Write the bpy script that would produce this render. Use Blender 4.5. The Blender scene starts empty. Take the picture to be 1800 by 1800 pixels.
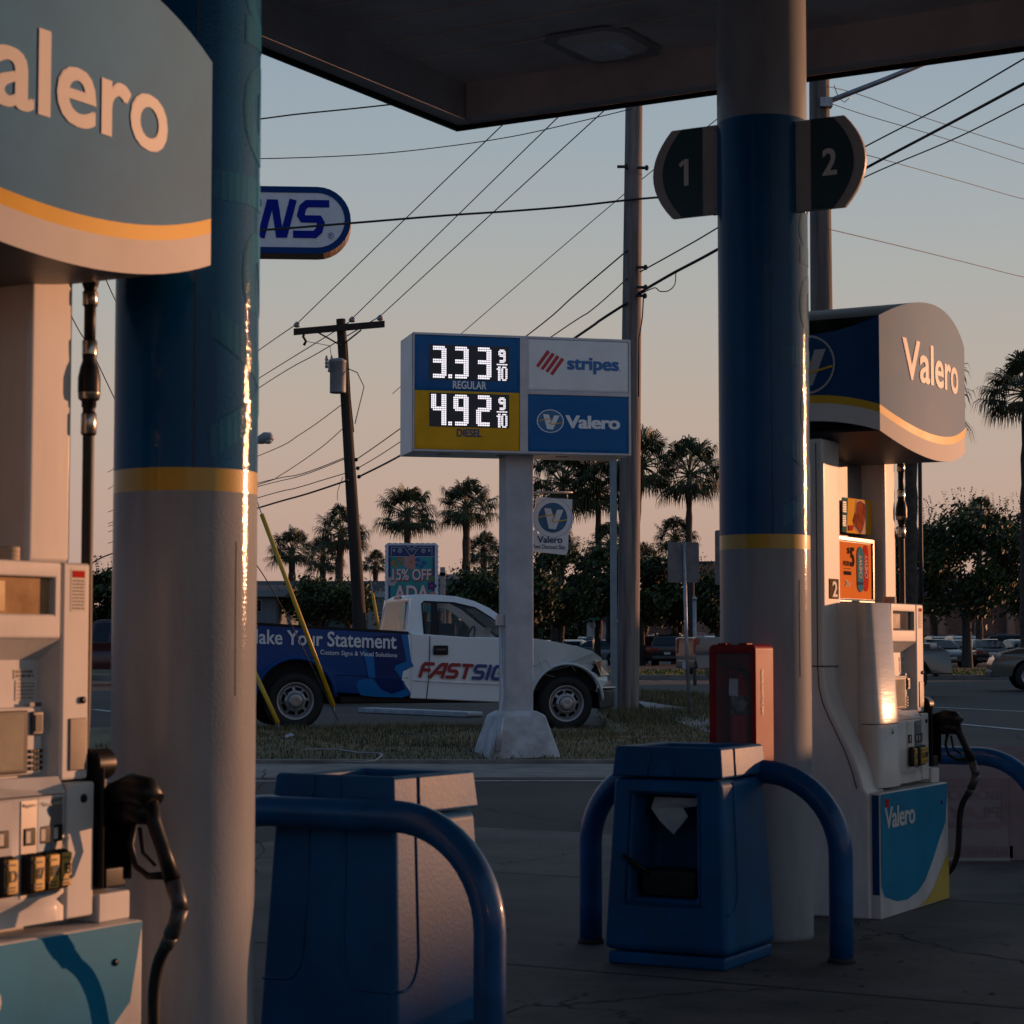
import bpy, bmesh, math, random
from mathutils import Vector, Matrix, geometry
R=math.radians; PI=math.pi
sc=bpy.context.scene; COL=sc.collection
# ---------------------------------------------------------------- camera
CAMZ=1.12; PITCH=R(3.58); FPX=3750.0
cd=bpy.data.cameras.new('camera'); cam=bpy.data.objects.new('camera',cd); COL.objects.link(cam)
cam.location=(0,0,CAMZ); cam.rotation_euler=(R(90)+PITCH,0,0)
cd.sensor_width=24; cd.sensor_height=24; cd.sensor_fit='HORIZONTAL'; cd.lens=50
cd.clip_start=.05; cd.clip_end=3000
cd.dof.use_dof=True; cd.dof.focus_distance=22; cd.dof.aperture_fstop=8
sc.camera=cam
# ---------------------------------------------------------------- world
SUN_AZ=R(60); SUN_EL=R(5.0)
w=bpy.data.worlds.new('World'); sc.world=w; w.use_nodes=True
nt=w.node_tree; nt.nodes.clear()
N=lambda t: nt.nodes.new(t)
out=N('ShaderNodeOutputWorld'); bg=N('ShaderNodeBackground'); sky=N('ShaderNodeTexSky')
sky.sky_type='NISHITA'; sky.sun_disc=False; sky.sun_elevation=SUN_EL; sky.sun_rotation=SUN_AZ
sky.dust_density=1.5; sky.air_density=1.0; sky.ozone_density=2.0
tc=N('ShaderNodeTexCoord'); sep=N('ShaderNodeSeparateXYZ'); ramp=N('ShaderNodeValToRGB')
nt.links.new(tc.outputs['Generated'],sep.inputs[0]); nt.links.new(sep.outputs['Z'],ramp.inputs[0])
cr=ramp.color_ramp
stops=[(0.0,(.46,.29,.235)),(.03,(.53,.345,.28)),(.07,(.55,.385,.31)),(.12,(.51,.425,.36)),(.17,(.44,.44,.415)),(.23,(.36,.42,.46)),(.30,(.285,.375,.46)),(.5,(.19,.27,.37)),(1.0,(.12,.19,.31))]
cr.elements[0].position=stops[0][0]; cr.elements[0].color=(*stops[0][1],1)
cr.elements[1].position=1.0; cr.elements[1].color=(*stops[-1][1],1)
for p,c in stops[1:-1]:
    e=cr.elements.new(p); e.color=(*c,1)
m1=N('ShaderNodeMix'); m1.data_type='RGBA'; m1.blend_type='MULTIPLY'; m1.inputs[0].default_value=1
m1.inputs[7].default_value=(.10,.10,.10,1)
nt.links.new(sky.outputs[0],m1.inputs[6])
m2=N('ShaderNodeMix'); m2.data_type='RGBA'; m2.inputs[0].default_value=.93
nt.links.new(m1.outputs[2],m2.inputs[6]); nt.links.new(ramp.outputs[0],m2.inputs[7])
# the sky is dimmer away from the sun
dt=N('ShaderNodeVectorMath'); dt.operation='DOT_PRODUCT'; dt.inputs[1].default_value=(math.sin(SUN_AZ),math.cos(SUN_AZ),0)
nt.links.new(tc.outputs['Generated'],dt.inputs[0])
mr=N('ShaderNodeMapRange'); mr.inputs[1].default_value=-.9; mr.inputs[2].default_value=.35; mr.inputs[3].default_value=0.0; mr.inputs[4].default_value=1.0
nt.links.new(dt.outputs['Value'],mr.inputs[0])
mt=N('ShaderNodeMix'); mt.data_type='RGBA'; mt.inputs[6].default_value=(.31,.48,.74,1); mt.inputs[7].default_value=(1,1,1,1); nt.links.new(mr.outputs[0],mt.inputs[0])
m3=N('ShaderNodeMix'); m3.data_type='RGBA'; m3.blend_type='MULTIPLY'; m3.inputs[0].default_value=1; nt.links.new(m2.outputs[2],m3.inputs[6]); nt.links.new(mt.outputs[2],m3.inputs[7])
nt.links.new(m3.outputs[2],bg.inputs[0]); bg.inputs[1].default_value=1.0
nt.links.new(bg.outputs[0],out.inputs[0])
# ---------------------------------------------------------------- sun
sd=bpy.data.lights.new('sun','SUN'); sd.energy=3.8; sd.angle=R(.53); sd.color=(1,.46,.23)
so=bpy.data.objects.new('sun',sd); COL.objects.link(so)
sv=Vector((math.sin(SUN_AZ)*math.cos(SUN_EL),math.cos(SUN_AZ)*math.cos(SUN_EL),math.sin(SUN_EL)))
so.rotation_mode='QUATERNION'; so.rotation_quaternion=sv.to_track_quat('Z','Y'); so.location=(30,15,20)
sc.view_settings.view_transform='Standard'; sc.view_settings.look='None'; sc.view_settings.exposure=0; sc.view_settings.gamma=1
sc.render.engine='CYCLES'; sc.cycles.max_bounces=6; sc.cycles.use_denoising=True
# ---------------------------------------------------------------- projection helpers (photo pixels -> points in the place)
def ray(px,py):
    cx=(px-900)/FPX; cy=(900-py)/FPX; s,c=math.sin(PITCH),math.cos(PITCH)
    return Vector((cx, c-s*cy, s+c*cy))
def at(px,py,Y):
    d=ray(px,py); t=Y/d.y
    return Vector((d.x*t,Y,CAMZ+d.z*t))
def gnd(px,py,z=0.0):
    d=ray(px,py); t=(z-CAMZ)/d.z
    return Vector((d.x*t,d.y*t,z))
def onY(loc,rz,px,py,y):
    "local (x,z) where the pixel's ray meets the plane local y = y"
    Rm=Matrix.Rotation(-rz,3,'Z'); o=Rm@(Vector((0,0,CAMZ))-Vector(loc)); d=Rm@ray(px,py)
    t=(y-o.y)/d.y; p=o+d*t
    return p.x,p.z
def onX(loc,rz,px,py,x):
    Rm=Matrix.Rotation(-rz,3,'Z'); o=Rm@(Vector((0,0,CAMZ))-Vector(loc)); d=Rm@ray(px,py)
    t=(x-o.x)/d.x; p=o+d*t
    return p.y,p.z
# ---------------------------------------------------------------- materials
_m={}
def mat(name,col=(.5,.5,.5),rough=.5,metal=0,coat=0,var=.12,vs=4,bump=0,bs=60,spec=.5,emis=None,es=0,col2=None,stretch=None,trans=0,alpha=1,ior=None,croughn=.1,bst=True):
    if name in _m: return _m[name]
    m=bpy.data.materials.new(name); m.use_nodes=True; t=m.node_tree; b=t.nodes['Principled BSDF']
    b.inputs['Roughness'].default_value=rough; b.inputs['Metallic'].default_value=metal
    b.inputs['Coat Weight'].default_value=coat; b.inputs['Coat Roughness'].default_value=croughn
    b.inputs['Specular IOR Level'].default_value=spec
    b.inputs['Transmission Weight'].default_value=trans; b.inputs['Alpha'].default_value=alpha
    if ior: b.inputs['IOR'].default_value=ior
    tc=t.nodes.new('ShaderNodeTexCoord'); vec=tc.outputs['Object']
    if stretch:
        mp=t.nodes.new('ShaderNodeMapping'); mp.inputs['Scale'].default_value=stretch
        t.links.new(vec,mp.inputs[0]); vec=mp.outputs[0]
    if var>0 or col2:
        n=t.nodes.new('ShaderNodeTexNoise'); n.inputs['Scale'].default_value=vs; n.inputs['Detail'].default_value=6; n.inputs['Roughness'].default_value=.6
        t.links.new(vec,n.inputs[0])
        r=t.nodes.new('ShaderNodeValToRGB'); c2=col2 or tuple(x*(1-var*1.6) for x in col)
        c1=col if col2 else tuple(min(1,x*(1+var*.6)) for x in col)
        r.color_ramp.elements[0].position=.36; r.color_ramp.elements[0].color=(*c2,1)
        r.color_ramp.elements[1].position=.62; r.color_ramp.elements[1].color=(*c1,1)
        t.links.new(n.outputs[0],r.inputs[0]); t.links.new(r.outputs[0],b.inputs['Base Color'])
        mr=t.nodes.new('ShaderNodeMapRange'); mr.inputs[3].default_value=max(0,rough-.06); mr.inputs[4].default_value=min(1,rough+.08)
        t.links.new(n.outputs[0],mr.inputs[0]); t.links.new(mr.outputs[0],b.inputs['Roughness'])
    else: b.inputs['Base Color'].default_value=(*col,1)
    if bump:
        n2=t.nodes.new('ShaderNodeTexNoise'); n2.inputs['Scale'].default_value=bs; n2.inputs['Detail'].default_value=4
        t.links.new(vec if bst else tc.outputs['Object'],n2.inputs[0]); bp=t.nodes.new('ShaderNodeBump'); bp.inputs['Strength'].default_value=bump; bp.inputs['Distance'].default_value=.01
        t.links.new(n2.outputs[0],bp.inputs['Height']); t.links.new(bp.outputs[0],b.inputs['Normal'])
        if coat: t.links.new(bp.outputs[0],b.inputs['Coat Normal'])
    if emis: b.inputs['Emission Color'].default_value=(*emis,1); b.inputs['Emission Strength'].default_value=es
    _m[name]=m; return m
# ---------------------------------------------------------------- mesh builder
class MB:
    def __init__(s): s.v=[];s.f=[];s.m=[];s.s=[]
    def add(s,vs,fs,mi=0,sm=False):
        o=len(s.v); s.v+= [tuple(v) for v in vs]
        for f in fs: s.f.append([i+o for i in f]); s.m.append(mi); s.s.append(sm)
        return s
    def box(s,x0,x1,y0,y1,z0,z1,mi=0):
        if x0>x1:x0,x1=x1,x0
        if y0>y1:y0,y1=y1,y0
        if z0>z1:z0,z1=z1,z0
        return s.add([(x0,y0,z0),(x1,y0,z0),(x1,y1,z0),(x0,y1,z0),(x0,y0,z1),(x1,y0,z1),(x1,y1,z1),(x0,y1,z1)],
          [(0,3,2,1),(4,5,6,7),(0,1,5,4),(1,2,6,5),(2,3,7,6),(3,0,4,7)],mi)
    def poly(s,pts,mi=0):
        pts=[Vector(p) for p in pts]
        tr=geometry.tessellate_polygon([pts])
        return s.add(pts,[tuple(t) for t in tr],mi)
    def prism(s,pts,vec,mi=0,mi_side=None,sm=False):
        pts=[Vector(p) for p in pts]; n=len(pts); vec=Vector(vec)
        tr=[tuple(t) for t in geometry.tessellate_polygon([pts])]
        s.add(pts,tr,mi); s.add([p+vec for p in pts],[t[::-1] for t in tr],mi)
        s.add(pts+[p+vec for p in pts],[(i,(i+1)%n,(i+1)%n+n,i+n) for i in range(n)],mi if mi_side is None else mi_side,sm)
        return s
    def profile(s,pts,yn,yf,mi=0):
        "closed (x,z) outline carried across the width; yn,yf give the side's y"
        a=[Vector((x,yn(x,z),z)) for x,z in pts]; b=[Vector((x,yf(x,z),z)) for x,z in pts]; n=len(pts)
        tr=[tuple(t) for t in geometry.tessellate_polygon([[Vector((x,z,0)) for x,z in pts]])]
        s.add(a+b,tr+[tuple(i+n for i in t[::-1]) for t in tr]+[(i,(i+1)%n,(i+1)%n+n,i+n) for i in range(n)],mi)
        return s
    def tube(s,path,r,n=10,mi=0,sm=True,cap=True):
        path=[Vector(p) for p in path]; k=len(path); rs=r if isinstance(r,(list,tuple)) else [r]*k
        up=None; rings=[]
        for i,p in enumerate(path):
            d=(path[min(i+1,k-1)]-path[max(i-1,0)]).normalized()
            if up is None:
                up=Vector((0,0,1)) if abs(d.z)<.9 else Vector((1,0,0))
            a=d.cross(up).normalized(); b=a.cross(d).normalized(); up=b
            rings.append([p+(a*math.cos(2*PI*j/n)+b*math.sin(2*PI*j/n))*rs[i] for j in range(n)])
        vs=[q for rr in rings for q in rr]; fs=[]
        for i in range(k-1):
            for j in range(n): fs.append((i*n+j,i*n+(j+1)%n,(i+1)*n+(j+1)%n,(i+1)*n+j))
        s.add(vs,fs,mi,sm)
        if cap: s.add(rings[0],[tuple(range(n))[::-1]],mi); s.add(rings[-1],[tuple(range(n))],mi)
        return s
    def lathe(s,prof,c=(0,0,0),ax='z',n=24,mi=0,sm=True,mis=None,cap=True):
        c=Vector(c); vs=[]
        for r,h in prof:
            for j in range(n):
                a=2*PI*j/n; x,y=r*math.cos(a),r*math.sin(a)
                vs.append(c+Vector({'z':(x,y,h),'y':(x,h,y),'x':(h,x,y)}[ax]))
        for i in range(len(prof)-1):
            mm=mi if mis is None else mis[i]
            s.add([vs[i*n+j] for j in range(n)]+[vs[(i+1)*n+j] for j in range(n)],[(j,(j+1)%n,n+(j+1)%n,n+j) for j in range(n)],mm,sm)
        for i in ((0,-1) if cap else ()):
            if prof[i][0]>1e-4:
                k=0 if i==0 else len(prof)-1
                s.add(vs[k*n:(k+1)*n],[tuple(range(n))],(mi if mis is None else mis[0 if i==0 else -1]))
        return s
    def ball(s,c,r,n=12,mi=0,sz=1,sm=True):
        prof=[(max(1e-5,r*math.sin(PI*i/(n//2))),-r*sz*math.cos(PI*i/(n//2))) for i in range(n//2+1)]
        return s.lathe(prof,c,'z',n,mi,sm)
    def text(s,txt,fn,x0,x1,z0,z1,bold=0.0,shear=0,mi=0,cut=0,sp=1.0):
        vs,fs=text2d(txt,bold,shear,cut,sp)
        P=[]
        for a,b,k in vs:
            X,Z=x0+(x1-x0)*a,z0+(z1-z0)*b; p=fn(X,Z)
            if k:
                e=1e-3*(1 if x1>x0 else -1); n=(fn(X+e,Z)-p).cross(fn(X,Z+1e-3)-p)
                if n.length>0: p=p+n.normalized()*.00022*k
            P.append(p)
        s.add(P,fs,mi); return s
    def strip(s,pts,wd,fn,mi=0):
        "mitred stroke along 2-D points, wd wide, mapped by fn"
        P=[Vector((a,b)) for a,b in pts]; L=[];Q=[]
        for i,p in enumerate(P):
            d1=(p-P[i-1]).normalized() if i else None; d2=(P[i+1]-p).normalized() if i<len(P)-1 else None
            if d1 is None: d1=d2
            if d2 is None: d2=d1
            n1=Vector((-d1.y,d1.x)); n2=Vector((-d2.y,d2.x)); m=(n1+n2).normalized(); k=wd/2/max(.5,m.dot(n1))
            L.append(p+m*k); Q.append(p-m*k)
        n=len(P); vs=[fn(q.x,q.y) for q in L]+[fn(q.x,q.y) for q in Q]
        s.add(vs,[(i,i+1,n+i+1,n+i) for i in range(n-1)],mi); return s
    def build(s,name,mats,parent=None,bevel=0,seg=2,angle=30,merge=True,label=None):
        me=bpy.data.meshes.new(name); me.from_pydata(s.v,[],s.f)
        if not isinstance(mats,(list,tuple)): mats=[mats]
        for m in mats: me.materials.append(m)
        me.polygons.foreach_set('material_index',s.m); me.polygons.foreach_set('use_smooth',s.s)
        me.update()
        if merge and len(s.v)<60000:
            bm=bmesh.new(); bm.from_mesh(me); bmesh.ops.remove_doubles(bm,verts=bm.verts,dist=1e-5)
            bmesh.ops.recalc_face_normals(bm,faces=bm.faces); bm.to_mesh(me); bm.free()
        o=bpy.data.objects.new(name,me); COL.objects.link(o)
        if parent: o.parent=parent
        if bevel:
            b=o.modifiers.new('bevel','BEVEL'); b.width=bevel; b.segments=seg; b.limit_method='ANGLE'; b.angle_limit=R(angle)
            b.harden_normals=False
            for p in me.polygons: p.use_smooth=True
            try: me.set_sharp_from_angle(angle=R(35))
            except Exception: pass
            wn=o.modifiers.new('wn','WEIGHTED_NORMAL'); wn.keep_sharp=False
        if label: o['label']=label
        return o
_t={}
def text2d(txt,bold,shear,cut,sp):
    key=(txt,bold,shear,cut,sp)
    if key in _t: return _t[key]
    c=bpy.data.curves.new('t','FONT'); c.body=txt; c.size=1; c.offset=min(bold,.006); c.shear=shear; c.space_character=sp; c.resolution_u=4; c.fill_mode='FRONT' if hasattr(c,'fill_mode') else 0
    o=bpy.data.objects.new('t',c); COL.objects.link(o); bpy.context.view_layer.update()
    me=bpy.data.meshes.new_from_object(o.evaluated_get(bpy.context.evaluated_depsgraph_get()))
    bm=bmesh.new(); bm.from_mesh(me)
    xs=[v.co.x for v in bm.verts]; ys=[v.co.y for v in bm.verts]; a,b,c0,d0=min(xs),max(xs),min(ys),max(ys)
    for k in range(1,cut):
        for co,no in ((Vector((a+(b-a)*k/cut,0,0)),Vector((1,0,0))),(Vector((0,c0+(d0-c0)*k/cut,0)),Vector((0,1,0)))):
            bmesh.ops.bisect_plane(bm,geom=bm.verts[:]+bm.edges[:]+bm.faces[:],plane_co=co,plane_no=no)
    bm.verts.index_update()
    d=max(0,bold-.006)*.85; sh=[(0,0)]+([(d,d*.6),(-d,d*.6),(d,-d*.6),(-d,-d*.6)] if d>0 else [])
    vs=[];fs=[]; n0=len(bm.verts)
    for k,(dx,dy) in enumerate(sh):
        vs+=[((v.co.x+dx-a+d)/(b-a+2*d),(v.co.y+dy-c0+d*.6)/(d0-c0+1.2*d),k) for v in bm.verts]; fs+=[tuple(v.index+n0*k for v in f.verts) for f in bm.faces]
    bm.free(); bpy.data.objects.remove(o); bpy.data.curves.remove(c); bpy.data.meshes.remove(me)
    _t[key]=(vs,fs); return _t[key]
STROKES={'F':[[(1.05,.9),(.22,.9),(.1,.78),(.1,0)],[(.1,.5),(.85,.5)]],'A':[[(-.2,0),(.42,.8),(.55,.9),(.9,.9),(.9,0)],[(.25,.36),(.9,.36)]],
 'S':[[(1.02,.9),(.22,.9),(.1,.8),(.1,.6),(.22,.5),(.78,.5),(.9,.4),(.9,.2),(.78,.1),(0,.1)]],'T':[[(0,.9),(1,.9)],[(.5,.8),(.5,0)]],
 'I':[[(.5,0),(.5,1)]],'G':[[(1,.9),(.25,.9),(.1,.78),(.1,.22),(.25,.1),(.9,.1),(.9,.5),(.55,.5)]],'N':[[(.1,0),(.1,.9),(.27,.9),(.73,.1),(.9,.1),(.9,1)]]}
def stroke_word(mb,word,fn,x,z,h,lw,gap,sh=.25,mis=None,th=.2):
    for i,ch in enumerate(word):
        w=lw*(.35 if ch=='I' else 1)
        for k,st in enumerate(STROKES[ch]):
            f=lambda a,b: fn(a,b,k)
            pts=[((p-(.5-.5*w/lw if ch=='I' else 0)),q) for p,q in st]
            mb.strip([(x+p*lw+q*h*sh,z+q*h) for p,q in pts],th*h,f,mis[i] if mis else 0)
        x+=w+gap
def thing(name,label,cat,loc=(0,0,0),rz=0,group=None):
    o=bpy.data.objects.new(name,None); COL.objects.link(o); o.location=loc; o.rotation_euler=(0,0,rz); o.empty_display_size=.1
    o['label']=label; o['category']=cat
    if group:o['group']=group
    return o
def tag(o,label,cat,group=None):
    o['label']=label;o['category']=cat
    if group:o['group']=group
    return o
def struct(o,kind='structure',label=None,cat=None):
    o['kind']=kind
    if label:o['label']=label
    if cat:o['category']=cat
    return o
def Q3(y): return lambda a,b,k=0: Vector((a,y-.0006*k,b))
def disc(mb,fn,cx,cz,r,mi,n=32,rz=None,r0=0):
    rz=rz or r; k=rz/r
    if r0: mb.add([fn(cx+r*math.cos(2*PI*j/n),cz+rz*math.sin(2*PI*j/n)) for j in range(n)]+[fn(cx+r0*math.cos(2*PI*j/n),cz+r0*k*math.sin(2*PI*j/n)) for j in range(n)],[(j,(j+1)%n,n+(j+1)%n,n+j) for j in range(n)],mi)
    else: mb.add([fn(cx+r*math.cos(2*PI*j/n),cz+rz*math.sin(2*PI*j/n)) for j in range(n)],[tuple(range(n))],mi)
def logo(mb,fnk,cx,cz,rx,rz,mi_ring,mi_disc,mi_v,mi_y,ring=True):
    "round badge: ring, blue disc, white V, yellow line; fnk(a,b,k) lifts layer k"
    if ring: disc(mb,lambda a,b:fnk(a,b,0),cx,cz,rx,mi_ring,rz=rz,r0=rx*.93)
    disc(mb,lambda a,b:fnk(a,b,0),cx,cz,rx*.925,mi_disc,rz=rz*.925)
    V=[(-.6,.65),(-.13,.62),(.08,-.12),(.3,.55),(.75,.55),(.2,-.8),(-.28,-.75)]
    mb.add([fnk(cx+a*rx*.9,cz+b*rz*.9,1) for a,b in V],[(0,1,2,6),(6,2,5),(2,3,4,5)],mi_v)
    mb.strip([(cx+a*rx,cz+b*rz) for a,b in [(-.9,0),(-.35,.14),(.02,.2),(.12,.05),(-.06,-.18),(.1,-.28),(.92,-.1)]],rx*.07,lambda a,b:fnk(a,b,2),mi_y)
# palette
WHITE=mat('white_enamel',(.58,.58,.58),.45,var=.11,vs=6,bump=.03,bs=40,coat=.15,spec=.2,stretch=(1,1,.4))
WHITE_B=mat('brushed_white_steel',(.64,.62,.60),.45,var=.08,vs=5,bump=.05,bs=18,coat=.10,stretch=(1,1,.25),croughn=.16,spec=.12)
WHITE_C=mat('brushed_corner_steel',(.62,.60,.57),.4,var=.08,vs=5,bump=.13,bs=20,coat=.6,stretch=(.3,.3,2.2),croughn=.15,spec=.2)
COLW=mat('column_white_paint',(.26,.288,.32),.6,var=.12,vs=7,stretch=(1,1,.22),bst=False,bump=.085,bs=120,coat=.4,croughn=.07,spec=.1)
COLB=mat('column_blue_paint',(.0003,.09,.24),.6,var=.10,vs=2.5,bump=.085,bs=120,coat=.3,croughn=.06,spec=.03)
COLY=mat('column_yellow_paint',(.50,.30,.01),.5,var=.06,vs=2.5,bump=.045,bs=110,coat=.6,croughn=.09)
COLT=mat('column_teal_print',(.003,.12,.25),.6,var=.08,bump=.085,bs=120,coat=.3,spec=.03,croughn=.06)
TEAL=mat('teal_print',(.002,.20,.38),.5,var=.1,vs=3,coat=.08,spec=.15)
NAVY=mat('navy_print',(.001,.055,.18),.5,var=.08,coat=.1,spec=.15)
GREYB=mat('slate_blue_print',(.075,.235,.43),.6,var=.12,vs=2,coat=.0,spec=.1)
HDW=mat('header_white_band',(.66,.64,.62),.6,var=.06,vs=3,spec=.1)
YEL=mat('yellow_print',(.72,.42,.03),.5,var=.06,spec=.2)
BINB=mat('blue_rotomould_plastic',(.001,.085,.24),.5,col2=(.004,.06,.155),vs=3.5,bump=.08,bs=90,spec=.2)
GRDB=mat('blue_glossy_pipe_paint',(.001,.085,.27),.4,col2=(.004,.055,.16),vs=4,bump=.08,bs=30,coat=.35,spec=.2)
BLK=mat('black_rubber',(.012,.012,.013),.55,var=.2,vs=8)
BLKP=mat('black_plastic',(.010,.010,.011),.4,var=.2,vs=8,spec=.25)
DGREY=mat('dark_grey_plastic',(.06,.06,.065),.4,var=.1)
LGREY=mat('light_grey_plastic',(.33,.33,.34),.4,var=.1)
STEEL=mat('galvanised_steel',(.33,.34,.36),.42,metal=.7,var=.15,vs=10)
CHROME=mat('chrome',(.6,.6,.6),.15,metal=1,var=.05)
BRASS=mat('nickel_fitting',(.5,.45,.38),.25,metal=.9,var=.1)
RED=mat('red_plastic',(.26,.006,.008),.5,var=.1,coat=.06,spec=.2)
SIGNW=mat('sign_white_acrylic',(.82,.85,.83),.3,var=.04,coat=.3)
DARKIN=mat('dark_interior',(.01,.01,.012),.6,var=0)
CONC=mat('painted_concrete',(.50,.51,.52),.75,var=.18,vs=6,bump=.5,bs=25)
INKB=mat('dark_ink',(.02,.02,.025),.5,var=0)
PAPER=mat('paper_towel',(.45,.48,.5),.9,var=.08,vs=12,bump=.2,bs=50)
LED=mat('led_white',(.8,.8,.8),.5,var=0,emis=(1,.93,1),es=1.25)
LEDOFF=mat('led_panel_unlit',(.05,.05,.055),.5,var=.1,vs=30,bump=.2,bs=200)
# ================================================================ SETTING
def sheet(name,pts,z,m,label=None):
    mb=MB(); mb.poly([(p[0],p[1],z) for p in pts]); return struct(mb.build(name,m),label=label)
ASPH=mat('asphalt',(.034,.028,.026),.85,var=.3,vs=.35,bump=.5,bs=40)
ASPH2=mat('old_station_asphalt',(.036,.029,.027),.85,var=.3,vs=.5,bump=.5,bs=30)
PAD=mat('stained_concrete_pad',(.105,.09,.085),.75,col2=(.03,.027,.026),vs=1.6,bump=.3,bs=25)
CURB=mat('curb_concrete',(.22,.20,.18),.85,var=.25,vs=2,bump=.4,bs=20)
WALK=mat('sidewalk_concrete',(.27,.25,.235),.85,var=.2,vs=1.5,bump=.3,bs=20)
LINE=mat('road_paint',(.5,.5,.5),.7,var=.3,vs=6)
WCURB=mat('white_painted_curb',(.42,.44,.45),.7,var=.15,vs=5)
EARTH=mat('dry_turf_soil',(.17,.13,.06),.95,col2=(.08,.07,.03),vs=1.4,bump=.8,bs=12)
FGRASS=mat('far_turf',(.06,.085,.018),.95,col2=(.05,.05,.02),vs=.4,bump=.6,bs=5)
sheet('ground',[(-1500,-300),(1500,-300),(1500,2500),(-1500,2500)],-.02,FGRASS)
sheet('road',[(-300,-60),(300,-60),(300,70),(-300,70)],-.006,ASPH)
sheet('parking_lot',[(-200,96),(200,96),(200,230),(-200,230)],-.004,ASPH2)
sheet('station_forecourt',[(-40,-25),(40,-25),(40,18.2),(-40,18.2)],0,ASPH2)
# concrete pad under the pumps, its far edge follows the island axis
U=Vector((.5,.8660254,0)); V=Vector((-.8660254,.5,0)); RZ=R(60)
CL=Vector((-.805,5.25,0)); CR=Vector((.985,8.3,0))
def isl(a,b,z=0): return CL+U*a+V*b+Vector((0,0,z))
sheet('concrete_pad',[isl(-14,4),isl(-14,-7),isl(7.2,-7),isl(7.2,4)],.004,PAD)
mb=MB()
for a in (-3,-.2,2.4,5.0):
    p=[isl(a,4,.006),isl(a,-7,.006),isl(a+.012,-7,.006),isl(a+.012,4,.006)]; mb.add(p,[(0,1,2,3)])
struct(mb.build('pad_joint',mat('joint_tar',(.015,.014,.014),.8,var=0)))
sheet('gutter',[(-40,18.2),(40,18.2),(40,20.45),(-40,20.45)],.002,CURB)
# cracks and tar seams in the old asphalt
rc=random.Random(11); mb=MB()
def crack(px0,py0,px1,py1,w=.006,amp=.05,n=26):
    a,b=gnd(px0,py0,.0055),gnd(px1,py1,.0055); d=(b-a); nn=Vector((-d.y,d.x,0)).normalized(); L=[];Q=[];o=0
    for i in range(n+1):
        o+=rc.uniform(-amp,amp); o*=.9; p=a.lerp(b,i/n)+nn*o; ww=w*rc.uniform(.3,1.2); L.append(p+nn*ww); Q.append(p-nn*ww)
    mb.add(L+Q,[(i,i+1,n+i+2,n+i+1) for i in range(n)])
for a in ((835,1418,1075,1452),(1010,1446,1068,1475),(460,1352,470,1560),(905,1380,1100,1376),(880,1520,1010,1500),(1480,1660,1640,1640),(890,1780,1400,1740),(1000,1750,1120,1800),(1500,1620,1800,1700),(1640,1250,1800,1300),(1620,1330,1800,1345)): crack(*a)
struct(mb.build('crack',mat('crack_tar',(.012,.011,.011),.9,var=0)))
mb=MB()
for i in range(160):
    c=gnd(rc.uniform(880,1800),rc.uniform(1400,1800),.0075); s_=rc.uniform(.004,.014); P=[(c.x+s_*math.cos(2*PI*k/6)*rc.uniform(.7,1.2),c.y+s_*math.sin(2*PI*k/6),.0075+.0001*(i%9)) for k in range(6)]; mb.add(P,[tuple(range(6))])
struct(mb.build('gum_spots',mat('pale_spots',(.075,.07,.068),.95,var=.2,spec=.05)))
# faded edge line on the forecourt
mb=MB(); mb.add([(-4.5,17.62,.006),(9,17.75,.006),(9,17.82,.006),(-4.5,17.69,.006)],[(0,1,2,3)]); struct(mb.build('road_marking',LINE))
mb=MB()
for a,b in (((1690,1273),(1830,1286)),((1640,1243),(1830,1252)),((1160,1196),(1185,1197)),((1125,1196),(1145,1197)),((165,1247),(200,1251)),((1178,1213),(1188,1213.4))):
    p,q=gnd(*a,.0),gnd(*b,.0); p.z=q.z=.001; d=(q-p).normalized(); n=Vector((-d.y,d.x,0))*.07
    mb.add([p-n,q-n,q+n,p+n],[(0,1,2,3)])
struct(mb.build('road_marking',LINE))
# verge with a slight crown so that it hides the tyres' feet
def verge_h(x,y):
    t=max(0,min(1,(y-20.5)/1.2)); far=34.5 if x>1.35 else 27.0
    e=max(0,min(1,(far-y)/.5)); return .10*t*e*(.8+.2*math.sin(x*1.7)*math.cos(y*1.1))+.02
mb=MB(); nx,ny=60,40
X0,X1=-7.5,3.4
for j in range(ny+1):
    for i in range(nx+1):
        x=X0+(X1-X0)*i/nx; far=34.5 if x>1.35 else 27.0
        y=20.45+(far-20.45)*j/ny; mb.v.append((x,y,verge_h(x,y)))
for j in range(ny):
    for i in range(nx):
        k=j*(nx+1)+i; mb.f.append([k,k+1,k+nx+2,k+nx+1]); mb.m.append(0); mb.s.append(True)
struct(mb.build('verge',EARTH))
mb=MB(); mb.box(-7.5,3.4,20.33,20.45,-.01,.035); struct(mb.build('kerb',CURB),label='low concrete kerb along the near edge of the verge')
sheet('pavement',[gnd(1118,1242),gnd(1262,1266),gnd(1262,1312),gnd(1150,1268)],.115,WALK)
sheet('far_verge',[(-300,70.2),(300,70.2),(300,96),(-300,96)],.02,FGRASS)
mb=MB(); mb.box(-300,300,69.8,70.2,-.01,.16); struct(mb.build('far_kerb',CURB),label='concrete kerb on the far side of the road')
# right hand grass strip between pavement and road
sp=[gnd(1112,1226),gnd(1262,1236),gnd(1262,1266),gnd(1118,1242)]
sheet('grass_strip',sp,.125,EARTH)
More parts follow.
